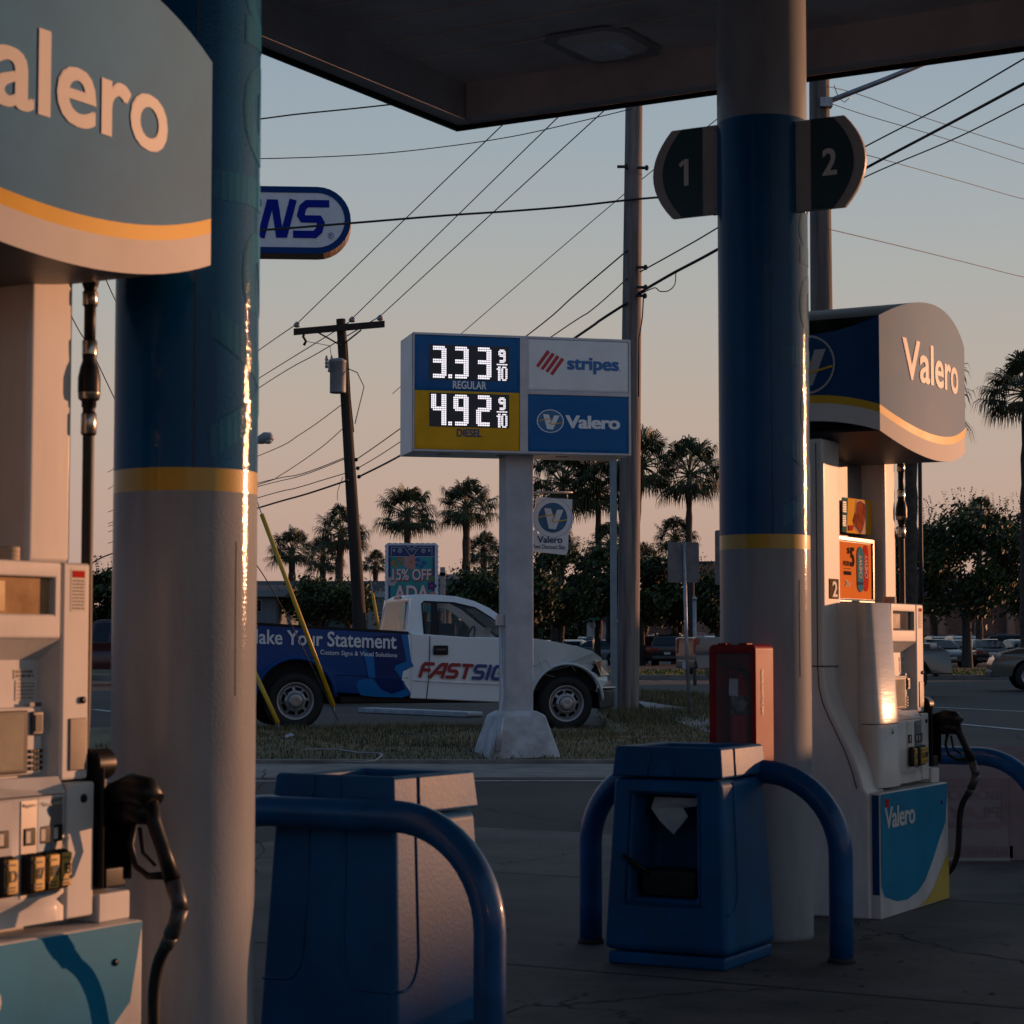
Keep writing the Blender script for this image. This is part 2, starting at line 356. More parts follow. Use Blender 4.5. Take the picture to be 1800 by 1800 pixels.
# white painted kerb of the next lot, behind the truck
mb=MB(); p,q=at(642,1243,36.0),at(835,1259,33.6); d=(q-p); d.z=0; n=Vector((-d.y,d.x,0)).normalized()*.16
P=[Vector((p.x,p.y,0)),Vector((q.x,q.y,0))]
mb.prism([P[0]-n,P[1]-n,P[1]+n,P[0]+n],(0,0,.08)); struct(mb.build('white_kerb',WCURB,bevel=.03),label='white painted kerb stone behind the pickup truck')
# ---- grass blades (nobody could count them)
random.seed(3)
GR=[mat('grass_green',(.10,.095,.035),.7,var=.3,vs=.8),mat('grass_straw',(.30,.22,.10),.8,var=.3,vs=.9),mat('grass_dry',(.085,.07,.03),.8,var=.3,vs=.7)]
mb=MB()
def blades(n,xr,yr,hf,hmin,hmax,wd=.006):
    for _ in range(n):
        x=random.uniform(*xr); y=random.uniform(*yr); z=hf(x,y)
        if z is None: continue
        k=.5+.5*math.sin(x*2.1+math.sin(y*1.7)*2)*math.cos(y*1.3+x*.6)
        h=random.uniform(hmin,hmax)*(.55+.9*k); a=random.uniform(0,2*PI); lean=random.uniform(0,.9)*h
        dx,dy=math.cos(a)*wd,math.sin(a)*wd; lx,ly=-math.sin(a)*lean,math.cos(a)*lean
        m=0 if random.random()<.12+.4*k else (1 if random.random()<.35 else 2)
        mb.add([(x-dx,y-dy,z),(x+dx,y+dy,z),(x+lx,y+ly,z+h)],[(0,1,2)],m)
vh=lambda x,y: (verge_h(x,y)-.005) if y<(34.5 if x>1.35 else 27.1) else None
blades(52000,(-4.2,3.4),(20.5,34.4),vh,.012,.055)
blades(9000,(.2,3.4),(27.5,34.4),vh,.05,.13)
blades(3000,(-4.2,3.4),(20.5,27.3),vh,.05,.10)
blades(2500,(-4.2,.4),(26.2,27.2),vh,.04,.10)
sx=[p.x for p in sp]; sy=[p.y for p in sp]
def inquad(x,y):
    c=0
    for i in range(4):
        a,b=sp[i],sp[(i+1)%4]
        if (a.y>y)!=(b.y>y) and x<(b.x-a.x)*(y-a.y)/(b.y-a.y)+a.x: c^=1
    return c
blades(16000,(min(sx),max(sx)),(min(sy),max(sy)),lambda x,y:.12 if inquad(x,y) else None,.04,.12,.008)
g=mb.build('grass',GR,merge=False); struct(g,'stuff','tufts of half dry grass growing over the roadside verge','grass')
mb=MB()
for _ in range(14000):
    x=random.uniform(-14,28); y=random.uniform(70.3,95); h=random.uniform(.05,.14); a=random.uniform(0,PI)
    dx,dy=math.cos(a)*.03,math.sin(a)*.03
    mb.add([(x-dx,y-dy,.02),(x+dx,y+dy,.02),(x+random.uniform(-.05,.05),y,.02+h)],[(0,1,2)])
g=mb.build('grass',mat('lawn_green',(.09,.14,.02),.8,var=.3,vs=.3),merge=False); struct(g,'stuff','strip of mown green grass in front of the far car park','grass')
# ================================================================ CANOPY
CANW=mat('canopy_soffit_paint',(.78,.74,.72),.7,var=.15,vs=1.2); CANF=mat('canopy_fascia_metal',(.70,.67,.66),.6,var=.12,vs=2)
cp=at(805,222,13.96); HZ=cp.z
can=thing('canopy','dark flat canopy roof over the pumps, its far corner at the top centre','canopy',(cp.x,cp.y,0),RZ)
LX,LY=17.0,9.6
mb=MB(); mb.box(-LX+.14,-.14,-LY+.14,-.14,HZ+.24,HZ+.30)
for i in range(41): mb.box(-LX+.2+i*.4,-LX+.218+i*.4,-LY+.2,-.2,HZ+.228,HZ+.239)
mb.build('soffit',CANW,can)
mb=MB()
for x0,x1,y0,y1 in ((-LX,0,-.14,0),(-LX,0,-LY,-LY+.14),(-LX,-LX+.14,-LY+.14,-.14),(-.14,0,-LY+.14,-.14)): mb.box(x0,x1,y0,y1,HZ,HZ+.95)
mb.build('fascia',CANF,can,bevel=.012)
mb=MB()
for x0,x1,y0,y1 in ((-LX-.02,.02,.0,.02),(-LX-.02,.02,-LY-.02,-LY),(-LX-.02,-LX,-LY,0),(0,.02,-LY,0)): mb.box(x0,x1,y0,y1,HZ-.03,HZ+.02)
mb.build('drip_edge',BLKP,can)
LENS=mat('frosted_lens',(.75,.88,.95),.25,var=.05,coat=.4)
for px,py in ((1060,78),):
    d=ray(px,py); t=(HZ+.235-CAMZ)/d.z; p=Vector((0,0,CAMZ))+d*t; lp=Matrix.Rotation(-RZ,3,'Z')@(p-Vector((cp.x,cp.y,0)))
    for k in range(4):
        x=lp.x-k*3.6; 
        for yy in (lp.y,lp.y-4.2):
            mb=MB(); pts=[(-.3,-.16),(-.2,-.24),(.2,-.24),(.3,-.16),(.3,.16),(.2,.24),(-.2,.24),(-.3,.16)]
            pr=[(x+a,yy+b) for a,b in pts]; n=8
            lo=[(x+a*.62,yy+b*.62,HZ+.195) for a,b in pts]; hi=[(x+a,yy+b,HZ+.236) for a,b in pts]
            mb.add(hi+lo,[(i,(i+1)%n,(i+1)%n+n,i+n) for i in range(n)])
            mb.add([(x+a*1.18,yy+b*1.2,HZ+.2275) for a,b in pts],[tuple(range(8))],1)  # darker outline ring set around the fixture
            f=mb.build('canopy_light',[mat('fixture_white',(.8,.8,.78),.5,var=.06),mat('fixture_outline',(.48,.47,.46),.8,var=.1)],can)
            mb=MB(); mb.add([(a,b,HZ+.1955) for a,b,_ in lo]+[(x+(a-x)*.8,yy+(b-yy)*.8,HZ+.175) for a,b,_ in lo],[(i,(i+1)%n,(i+1)%n+n,i+n) for i in range(n)]+[tuple(range(n,2*n))]); mb.build('lens',LENS,f)
# ---------------------------------------------------------------- columns
CRAD=.176
def column(loc,label,view_az):
    t=thing('canopy_column',label,'column',loc,0,'canopy columns beside the pumps')
    top=HZ+.236-loc.z; n=72
    prof=[(CRAD,0),(CRAD,.02),(CRAD,1.49),(CRAD,1.545),(CRAD,3.17),(CRAD,top)]
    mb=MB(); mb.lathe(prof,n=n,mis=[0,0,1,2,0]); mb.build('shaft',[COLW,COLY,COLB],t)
    # printed lettering reading upwards, wrapped on the blue band; letter tops face left
    a0=view_az; r=CRAD+.0006
    def fn(a,b): # a up the column, b across: 0 baseline (far right) 1 = cap top (left)
        th=a0-b/CRAD
        return Vector((r*math.cos(th),r*math.sin(th),a))
    mb=MB(); mb.text('Valero',lambda u,v: fn(u,v),1.57,3.1,-.03,.27,bold=.02,cut=14); mb.build('lettering',COLT,t)
    # wrap seam, screws and a rough dirty foot
    mb=MB(); th=view_az-R(100)
    mb.tube([((CRAD+.001)*math.cos(th),(CRAD+.001)*math.sin(th),z) for z in (1.545,2.4,3.17)],.0016,n=4)
    th2=view_az-R(62); mb.tube([((CRAD+.0005)*math.cos(th2+.004*math.sin(z*9)),(CRAD+.0005)*math.sin(th2+.004*math.sin(z*9)),z) for z in (1.0,1.1,1.2,1.3,1.37)],.0006,n=4)
    mb.build('seam',mat('seam_line_grey',(.10,.10,.11),.7,var=0),t)
    return t
# angle of the viewer as seen from each column, lettering caps begin ~18 deg right of it
def vaz(c): return math.atan2(-c.y,-c.x)
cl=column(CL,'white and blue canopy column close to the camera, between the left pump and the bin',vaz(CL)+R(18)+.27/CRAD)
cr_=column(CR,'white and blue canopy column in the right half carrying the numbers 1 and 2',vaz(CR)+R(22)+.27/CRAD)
# number flags on the right column
GRN=mat('flag_dark_green',(.003,.045,.05),.35,var=.06,coat=.3); FLW=mat('flag_grey_white',(.42,.40,.38),.5,var=.08)
def flag(num,sgn,zc,label,hh):
    t=thing('number_sign',label,'sign',(CR.x,CR.y,zc),RZ,'pump number signs on the column')
    # flag in the local y-z plane facing -x ; sgn -1 = towards camera right
    L0,L1=.165,.45
    out=[]
    for i in range(13):
        a=-1+2*i/12; out.append((L1-.085*abs(a)**2,a*hh))
    pts=[(L0,-hh)]+out+[(L0,hh)]
    x=-.06
    mb=MB(); mb.prism([(x,sgn*y,z) for y,z in pts],(.022,0,0)); mb.build('panel',FLW,t,bevel=.003)
    inn=[(L0+.065,-hh)]+[(y-.045,z) for y,z in out]+[(L0+.065,hh)]
    mb=MB(); mb.poly([(x-.002,sgn*y,z*.994) for y,z in inn]); mb.build('field',GRN,t)
    mb=MB(); c=(L0+.065+L1-.045)/2-.01
    # local y decreases to the viewer's right
    w=.030 if num=='2' else .02
    if num=='1':
        fq=lambda a,b: Vector((x-.004,-a,b)); c1=-sgn*c; mb.strip([(c1+.008,-.052),(c1+.008,.055)],.020,fq); mb.strip([(c1-.020,.030),(c1-.002,.046)],.016,lambda a,b: fq(a,b)+Vector((-.0005,0,0)))
    else: mb.text(num,lambda a,b: Vector((x-.004,-a,b)),-sgn*c-w,-sgn*c+w,-.05,.055,bold=.03)
    mb.build('numeral',mat('numeral_paint',(.8,.78,.74),.5,var=.05),t)
    mb=MB(); mb.box(x+.022,x+.03,sgn*(L0-.02),sgn*(L0+.03),-hh,hh)
    for z in (-hh+.02,hh-.02): mb.lathe([(.004,-.006),(.004,0)],(x,sgn*(L0+.01),z),'x',8)
    mb.build('bracket',STEEL,t)
flag('1',1,at(1205,309,8.45).z,'dark green sign numbered 1 on the left of the column',.178)
flag('2',-1,at(1485,281,8.05).z,'dark green sign numbered 2 on the right of the column',.178)
# ================================================================ U GUARDS
def guard(a,b,top,label,rot=0,tape=False,wid=.5):
    c=isl(a,b) if not isinstance(a,Vector) else a
    t=thing('pipe_guard',label,'bollard',(c.x,c.y,0),RZ+rot,'blue pipe guards at the pump islands')
    rr=.29; w=wid; path=[(0,-w,0),(0,-w,.15),(0,-w,top-rr)]
    for i in range(1,12): q=PI/2*i/12; path.append((0,-w+rr-rr*math.cos(q),top-rr+rr*math.sin(q)))
    path+=[(0,-w+rr,top),(0,0,top),(0,w-rr,top)]
    for i in range(1,12): q=PI/2*i/12; path.append((0,w-rr+rr*math.sin(q),top-rr+rr*math.cos(q)))
    path+=[(0,w,top-rr),(0,w,.15),(0,w,0)]
    mb=MB(); mb.tube(path,.043,n=20); mb.build('pipe',GRDB,t)
    mb=MB()
    for s in (-w,w): mb.lathe([(.05,0),(.05,.012),(.044,.018)],(0,s,.004),n=20)
    mb.build('collar',mat('guard_footing',(.03,.03,.035),.8,var=.2),t)
    return t
g1=Vector((-.49,5.83,0)); g2=Vector((.73,7.86,0))
guard(g1,0,.665,'blue bent pipe guard in the foreground, in front of the left bin')
guard(g2,0,.665,'blue bent pipe guard behind the right bin, beside the extinguisher')
guard(Vector((2.02,10.2,0)),0,.60,'blue bent pipe guard beyond the right pump, in front of the faded banner')
# ================================================================ BINS
def binn(loc,rz,label,front):
    t=thing('waste_bin',label,'bin',(loc.x,loc.y,.004),rz,'blue square forecourt bins')
    W=.235; 
    def hw(z): return W-.035*(z-.04)/.72
    mb=MB(); mb.box(-W+.012,W-.012,-W+.012,W-.012,0,.045); mb.build('plinth',BINB,t,bevel=.01)
    z0,z1=.05,.648
    def fr(x,y,z): k=hw(z)/W; return Vector((x*k,y*k,z))
    mb=MB(); 
    # four walls; the front (-x) has a real recess
    c=[(-W,-W),(W,-W),(W,W),(-W,W)]
    for i in (0,1,2): 
        a,b=c[i],c[(i+1)%4]
        mb.add([fr(*a,z0),fr(*b,z0),fr(*b,z1),fr(*a,z1)],[(0,1,2,3)])
    mb.add([fr(*q,z1) for q in c],[(0,1,2,3)]); mb.add([fr(*q,z0) for q in c],[(3,2,1,0)])
    if front:
        ya,yb,za,zb=.145,-.125,.235,.595   # recess window
        o=[fr(-W,W,z0),fr(-W,-W,z0),fr(-W,-W,z1),fr(-W,W,z1)]; h=[fr(-W,ya,za),fr(-W,yb,za),fr(-W,yb,zb),fr(-W,ya,zb)]
        mb.add(o+h,[(0,1,5,4),(1,2,6,5),(2,3,7,6),(3,0,4,7)])
        k=[Vector((-.02,p.y*.9,p.z)) for p in h]
        mb.add(h+k,[(0,1,5,4),(1,2,6,5),(2,3,7,6),(3,0,4,7),(4,5,6,7)])
    else:
        a,b=c[3],c[0]; mb.add([fr(*a,z0),fr(*b,z0),fr(*b,z1),fr(*a,z1)],[(0,1,2,3)])
    mb.build('body',BINB,t,bevel=.024,seg=4)
    # raised lip lines of the moulded panels
    mb=MB()
    def face(side,u,z): # side 'x' front(-x) , 'y' lit (-y)
        k=hw(z)
        return Vector((-k-.0005,u*k/W,z)) if side=='x' else Vector((u*k/W,-k-.0005,z))
    def groove(pts): mb.tube(pts,.0042,n=6)
    zt=.64; zb_=.18
    p=[face('y',-W+.12,zt-(zt-.27)*i/5) for i in range(6)]+[face('y',-W+.115-.07*(1-math.cos(q*PI/2/6)),.27-.08*math.sin(q*PI/2/6)) for q in range(1,7)]
    p+=[face('y',-W+.01,.19)]
    groove(p)
    if not front:
        q=[face('x',-W+.01,.19)]+[face('x',-W+.12+.06*math.sin(i*PI/2/6),.19+.09*(1-math.cos(i*PI/2/6))) for i in range(0,7)]+[face('x',-W+.18,z) for z in (.35,.5,zt)]
        groove(q)
        groove([face('x',.085,zt),face('x',.085,.4),face('x',.087,.28)]+[face('x',.09+.05*(1-math.cos(i*PI/2/5)),.28-.08*math.sin(i*PI/2/5)) for i in range(6)]+[face('x',W-.01,.195)])
    else:
        h=[(.155,.22),(-.135,.22),(-.135,.605),(.155,.605)]
        groove([face('x',u,z) for u,z in h]+[face('x',*h[0])])
        mb.add([face('x',.16,.226)+Vector((-.014,0,0)),face('x',-.14,.226)+Vector((-.014,0,0)),face('x',-.14,.226),face('x',.16,.226),
                face('x',.15,.212)+Vector((-.006,0,0)),face('x',-.13,.212)+Vector((-.006,0,0))],[(0,1,2,3),(0,1,5,4)])
    mb.build('moulded_rib',BINB,t)
    # hood
    mb=MB(); k0,k1=hw(.655)+.006,hw(.76)+.002
    r=[(-k0,-k0),(k0,-k0),(k0,k0),(-k0,k0)]; s=[(-k1,-k1),(k1,-k1),(k1,k1),(-k1,k1)]; i_=[(a*.72,b*.72) for a,b in s]; 
    vs=[(a,b,.655) for a,b in r]+[(a,b,.752) for a,b in s]+[(a*.97,b*.97,.762) for a,b in s]+[(a,b,.757) for a,b in i_]+[(a,b,.70) for a,b in i_]
    fs=[(3,2,1,0)]
    for L in range(4):
        for i in range(4): fs.append((L*4+i,L*4+(i+1)%4,(L+1)*4+(i+1)%4,(L+1)*4+i))
    fs.append((16,17,18,19)); mb.add(vs,fs); hd=mb.build('hood',BINB,t,bevel=.009,seg=3)
    mb=MB(); e=.0006
    mb.tube([(-k0+.12,-k0-e,.66),(-k1+.12,-k1-e,.755)],.0045,n=6); mb.tube([(-k0-e,-k0+.18,.66),(-k1-e,-k1+.18,.755)],.004,n=6); mb.tube([(-k0-e,k0-.14,.66),(-k1-e,k1-.14,.755)],.004,n=6)
    mb.build('moulded_rib',BINB,t)
    return t
b1=Vector((-.385,6.07,0)); 
binn(b1,RZ+R(-2),'blue square bin behind the foreground pipe guard, sunlit on its right side',False)
b2=at(1272,1703,7.4); 
rzb=RZ+R(2); Rb=Matrix.Rotation(rzb,3,'Z'); b2=Vector((b2.x,b2.y,0))-Rb@Vector((-.213,-.213,0))
bt=binn(b2,rzb,'blue square bin with a windscreen washing recess, in front of the right column',True)
# towel, bucket and squeegee
t=thing('paper_towel','pale paper towel hanging in the recess of the right bin','paper towel',(b2.x,b2.y,0),rzb)
mb=MB(); x=-.12
P=lambda y,z,dx=0: (x+dx,y,z)
mb.add([P(.085,.585),P(.0,.585,-.02),P(-.085,.585,-.005),P(-.083,.557,-.02),P(-.03,.55,-.012),P(.09,.545,-.02),P(.055,.50,-.02),P(.008,.455,-.01),P(-.05,.52,-.015),P(.0,.57,-.03)],
 [(0,1,9),(1,2,3),(1,3,9),(9,3,4),(0,9,5),(9,4,5),(5,4,6),(4,8,6),(6,8,7)],0,False); mb.build('sheet',PAPER,t)
t=thing('squeegee_bucket','black washer bucket standing in the bin recess with a squeegee handle sticking out','bucket',(b2.x,b2.y,0),rzb)
mb=MB(); mb.box(-.185,-.06,-.10,.11,.24,.335); mb.build('bucket',BLKP,t,bevel=.01)
s=MB(); s.tube([(-.16,.05,.30),(-.235,.16,.385)],[.010,.008],n=8); s.box(-.19,-.15,-.02,.08,.29,.315); s.build('squeegee',BLKP,t)
# ================================================================ FIRE EXTINGUISHER
fe=at(1298,1230,7.98); t=thing('extinguisher_cabinet','red fire extinguisher cabinet with a clear door, fixed to the right column','fire extinguisher',(fe.x+.02,fe.y+.05,0),RZ+R(-6))
zt,zb=at(1298,1133,7.95).z,at(1298,1375,7.95).z; h=.1
def rrect(x0,x1,z0,z1,r,n=5):
    o=[]
    for cx,cz,a in ((x1-r,z1-r,0),(x0+r,z1-r,90),(x0+r,z0+r,180),(x1-r,z0+r,270)):
        for i in range(n+1): q=R(a+90*i/n); o.append((cx+r*math.cos(q),cz+r*math.sin(q)))
    return o
oo=rrect(-h,h,zb,zt,.02); ii=rrect(-h+.022,h-.022,zb+.02,zt-.03,.012)
mb=MB(); n=len(oo)
A=[(-.075,y,z) for y,z in oo]; B=[(-.075,y,z) for y,z in ii]; C=[(.06,y,z) for y,z in oo]; D=[(.03,y*.95,z) for y,z in ii]
mb.add(A+B,[(i,(i+1)%n,n+(i+1)%n,n+i) for i in range(n)]); mb.add(A+C,[(i,(i+1)%n,n+(i+1)%n,n+i) for i in range(n)],0,True)
mb.add(B+D,[(i,(i+1)%n,n+(i+1)%n,n+i) for i in range(n)]); mb.add(D,[tuple(range(n))]); mb.add(C,[tuple(range(n))])
for y in (-.045,.045): mb.box(-.075,-.03,y-.018,y+.018,zt-.002,zt+.006)
mb.build('case',RED,t,bevel=.003)
mb=MB(); mb.add([(-.068,y,z) for y,z in ii],[tuple(range(n))]); 
GLC=mat('clear_door',(.8,.8,.8),.1,var=0,alpha=.10,coat=.2); mb.build('door',GLC,t)
mb=MB(); mb.text('FIRE EXTINGUISHER',lambda a,b: Vector((b,-h-.0025,a)),zt-.26,zt-.09,-.035,-.02,bold=.02); mb.build('lettering',mat('white_print',(.55,.55,.55),.5,var=0),t)
mb=MB(); cz=zb
mb.lathe([(.046,cz+.03),(.048,cz+.05),(.048,zt-.16),(.03,zt-.125),(.016,zt-.115),(.016,zt-.10)],(-.015,-.012,0),n=20)
ex=mb.build('extinguisher',RED,t)
mb=MB(); mb.tube([(-.02,-.012,zt-.1),(-.05,.02,zt-.085),(-.055,.05,zt-.07)],.006,n=6); mb.tube([(-.02,-.012,zt-.095),(-.05,.02,zt-.06)],.005,n=6); mb.tube([(-.03,-.02,zt-.1),(-.04,-.055,zt-.12),(-.035,-.06,zb+.12)],.008,n=8); mb.build('valve',BLKP,ex)
mb=MB(); mb.add([(-.069,.018,zt-.19),(-.069,-.022,zt-.192),(-.066,-.02,zt-.128),(-.066,.018,zt-.126)],[(0,1,2,3)]); mb.build('tag',mat('paper_tag',(.42,.45,.48),.7,var=.1,vs=30),ex)
mb=MB(); mb.lathe([(.0487,zt-.26),(.0487,zt-.19)],(-.015,-.012,0),n=20); mb.build('decal',mat('black_decal',(.02,.02,.022),.4,col2=(.25,.25,.25),vs=40),ex)
# ================================================================ FADED BANNER
t=thing('banner','faded pink and white banner seen from behind, low beyond the far pipe guard','banner',(0,0,0),0)
Yb=11.2; z1=at(1740,1312,Yb).z; x0=at(1640,1400,Yb).x; x1=at(1870,1400,Yb).x; zb0=.02
BP=mat('banner_back_white',(.30,.27,.30),.8,var=.05,vs=3); BR=mat('banner_show_through_pink',(.26,.205,.235),.8,var=.1,vs=6)
mb=MB(); mb.box(x0,x1,Yb,Yb+.004,zb0,z1); mb.build('cloth',BP,t)
mb=MB(); bx=lambda px: at(px,1400,Yb).x
def bz(py): return at(1740,py,Yb).z
for a,b,c,d in ((1640,1772,1368,1386),(1640,1759,1445,1455),(1773.5,1870,1368,1555),(1760,1773,1387,1450)):
    mb.add([(bx(a),Yb-.002,bz(c)),(bx(b),Yb-.002,bz(c)),(bx(b),Yb-.002,bz(d)),(bx(a),Yb-.002,bz(d))],[(0,1,2,3)])
mb.text('GET A CAN FOR',lambda a,b: Vector((a,Yb-.003,b)),bx(1780),bx(1682),bz(1525),bz(1513),bold=.02)
mb.text('BOGO',lambda a,b: Vector((a,Yb-.003,b)),bx(1758),bx(1665),bz(1406),bz(1388),bold=.03)
mb.text('PLAY',lambda a,b: Vector((a,Yb-.003,b)),bx(1758),bx(1665),bz(1438),bz(1418),bold=.03)
mb.add([(bx(a),Yb-.002,bz(c)) for a,c in ((1680,1487),(1779,1487),(1779,1508),(1680,1508))],[(0,1,2,3)])
mb.build('print',BR,t)
mb=MB(); mb.text('INTRO OFFER',lambda a,b: Vector((a,Yb-.005,b)),bx(1772),bx(1686),bz(1503),bz(1492),bold=.02); mb.build('lettering',BP,t)
mb=MB()
for x in (x0,x1): mb.tube([(x,Yb+.02,0),(x,Yb+.02,z1)],.012,n=8)
mb.build('post',STEEL,t)
# ================================================================ FUEL PUMPS
PR=Vector((1.528,9.445,0)); PL=Vector((-1.218,4.703,0))
DISP=mat('lcd_amber',(.42,.25,.10),.12,var=.15,vs=9,coat=.6); DISPD=mat('lcd_dark',(.03,.026,.02),.1,var=.1,coat=.6)
SCR=mat('pump_screen',(.36,.33,.25),.15,var=.08,vs=10,coat=.4)
PGREY=mat('grade_grey',(.25,.24,.24),.35,metal=.3,var=.08); PBLUE=mat('grade_blue',(.14,.28,.42),.35,var=.08)
GOLD=mat('grade_button_gold',(.62,.36,.06),.4,var=.12,vs=30)
ORANGE=mat('poster_orange',(.85,.22,.01),.8,var=.05,vs=6,spec=.1); PYEL=mat('poster_yellow',(.85,.42,.01),.8,var=.05,spec=.1); FOOD=mat('poster_food',(.38,.08,.02),.9,col2=(.14,.03,.012),vs=40,spec=.05)
PINKISH=mat('poster_paper',(.60,.42,.33),.9,var=.1,vs=12,spec=.05); PTEAL=mat('poster_teal',(.05,.17,.17),.9,var=.1,spec=.05); PRED=mat('poster_red',(.5,.03,.02),.9,var=.05,spec=.05)
BRONZE=mat('number_plate_bronze',(.09,.05,.012),.8,var=.2,spec=.1); SEAM=mat('seam_shadow_gap',(.03,.03,.035),.7,var=0); NOTE=mat('notice_label',(.55,.52,.48),.6,var=.1,vs=30); INKG=mat('notice_ink',(.12,.11,.11),.6,var=0)
def face_strips(mb,x0,x1,zs,y,hh,gap=.2):
    random.seed(int(abs(x0*1000+zs[0]*77)))
    for z in zs:
        a=x0
        while a<x1:
            L=random.uniform(.1,.35)*(x1-x0); b=min(a+L,x1); mb.add([(a,y,z-hh),(b,y,z-hh),(b,y,z+hh),(a,y,z+hh)],[(0,1,2,3)]); a=b+gap*.05*(x1-x0)+.002
def pump(c,hx1,label,num,lit_lcd,kdx=0.0):
    t=thing('fuel_pump',label,'fuel pump',(c.x,c.y,.004),RZ,'fuel pumps')
    H=lambda px,py,y: onY((PR.x,PR.y,.004),RZ,px,py,y)      # measured on the right pump
    G=lambda px,py,y: onY((PL.x,PL.y,.004),RZ,px,py,y)      # measured on the left pump
    # ---- header sign box
    hx0=-.56; hy=.32
    def prof(s):   # s 0..1 around lit side -> bulge, zb, zt
        q=1-(2*s-1)**2
        return .05*q, 2.005-.085*q, 2.487+.115*q
    def profe(s):
        q=1-(2*s-1)**2
        return -.02*q, 2.005+.055*q, 2.487-.06*q
    def shell(pts,mb,mis):
        rows=[]
        for (x,y,zb,zt) in pts: rows.append([(x,y,zb),(x,y,zb+.076),(x,y,zb+.110),(x,y,zt)])
        n=len(rows); vs=[p for r in rows for p in r]
        for k in range(3): mb.add(vs,[(i*4+k,(i+1)*4+k,(i+1)*4+k+1,i*4+k+1) for i in range(n-1)],mis[k],True)
        return
        rows=[]
        for (x,y,zb,zt) in pts: rows.append([(x,y,zb),(x,y,zb+.076),(x,y,zb+.110),(x,y,zt)])
        n=len(rows); vs=[p for r in rows for p in r]
        for i in range(n-1):
            for k in range(3): mb.add([rows[i][k],rows[i+1][k],rows[i+1][k+1],rows[i][k+1]],[(0,1,2,3)],mis[k],True)
    hd=thing_part=None
    S=20; LIT=[];FAR=[];NE=[];FE=[]
    for i in range(S+1):
        s=i/S; b,zb,zt=prof(s); x=hx0+(hx1-hx0)*s
        LIT.append((x,-hy-b,zb,zt)); FAR.append((x,hy+b,zb,zt))
        b,zb,zt=profe(s); y=-hy+2*hy*s
        NE.append((hx0-b*.2,y,zb,zt)); FE.append((hx1+b*.2,y,zb,zt))
    mb=MB(); shell(LIT,mb,[0,1,2]); shell(FAR,mb,[0,1,2]); shell(NE,mb,[0,1,3]); shell(FE,mb,[0,1,3])
    # top and underside closed with fans a little inside
    for idx,dz in ((2,.0),(3,-.0)):
        for (A,B) in ((LIT,FAR),):
            for i in range(S): mb.add([(A[i][0],A[i][1],A[i][idx]),(A[i+1][0],A[i+1][1],A[i+1][idx]),(B[i+1][0],B[i+1][1],B[i+1][idx]),(B[i][0],B[i][1],B[i][idx])],[(0,1,2,3)],4)
    mb.add([(hx0+.03,-hy+.01,2.035),(hx1-.03,-hy+.01,2.035),(hx1-.03,hy-.01,2.035),(hx0+.03,hy-.01,2.035)],[(0,1,2,3)],4)
    hd=mb.build('header',[HDW,YEL,GREYB,NAVY,DGREY],t,merge=False)
    def fl(x,z,k=0):
        s=(x-hx0)/(hx1-hx0); b=.05*(1-(2*s-1)**2); return Vector((x,-hy-b-.0015-.001*k,z))
    xa,_=H(1586,600,-.35); xb,_=H(1690,690,-.365); z0=H(1655,684,-.37)[1]; z1=H(1600,598,-.35)[1]
    zc=2.2
    mb=MB(); wdt=(xb-xa)
    if num=='1':
        xr_=G(299,200,-.36)[0]; xl_=G(75,150,-.37)[0]; xb=xr_; xa=xr_-(xr_-xl_)/.575
        print('L text',xa,xb,[G(85,62,-.37),G(85,207,-.37),G(280,266,-.36),G(265,152,-.36)]); 
    print('R text',xa,xb,[H(1600,596,-.35),H(1603,671,-.35),H(1684,693,-.365),H(1640,608,-.36)])
    mb.text('Valero',fl,xa,xb,2.215 if num=='1' else 2.243,2.40 if num=='1' else 2.418,bold=.022,cut=10); mb.build('lettering',mat('header_letter_white',(.72,.70,.68),.5,var=.03,spec=.2),hd)
    mb=MB(); fe=lambda a,b,k: Vector((hx0+(.02*(1-(a/hy)**2))*.2-.004-.002*k,-a,b))
    logo(mb,fe,-.0,2.30,.125,.125,0,1,0,2); mb.build('badge',[mat('badge_grey_white',(.42,.45,.45),.4,var=.05),NAVY,YEL],hd)
    mb=MB(); mb.box(hx0+.12,hx1-.12,-hy+.06,hy-.06,1.99,2.034); mb.lathe([(.03,1.955),(.034,1.99)],(-.5,.05,0),n=14); mb.build('underside_tray',DGREY,hd,bevel=.005)
    # ---- posts
    mb=MB(); mb.box(-.615,-.42,-.087,.087,1.02,1.98); mb.box(.12,.265,-.087,.087,1.3,1.98); mb.build('post',WHITE_B,t,bevel=.014,seg=3)
    # rear panel between the posts (toward far side) with notices
    # ---- flared end housing
    prf=[(0,.276),(.50,.276),(.53,.254),(.60,.235),(.68,.205),(.75,.17),(.82,.135),(.88,.108),(.95,.092),(1.03,.088)]
    mb=MB(); pts=[(-.622,-y,z) for z,y in prf]+[(-.622,y,z) for z,y in prf[::-1]]
    mb.prism(pts,(.215,0,0)); mb.build('end_housing',WHITE,t,bevel=.012,seg=3)
    mb=MB(); mb.tube([(-.6235,-y+.028,z) for z,y in prf if z>=.52]+[(-.6235,-.06,1.035),(-.6235,-.06,1.96)],.0022,n=5); mb.tube([(-.6235,-.09,1.03),(-.6235,.09,1.03)],.0025,n=5); mb.tube([(-.623,-.0905,1.03),(-.405,-.0905,1.03)],.0022,n=5); mb.build('panel_seam',SEAM,t)
    # ---- cabinet body
    F=-.25
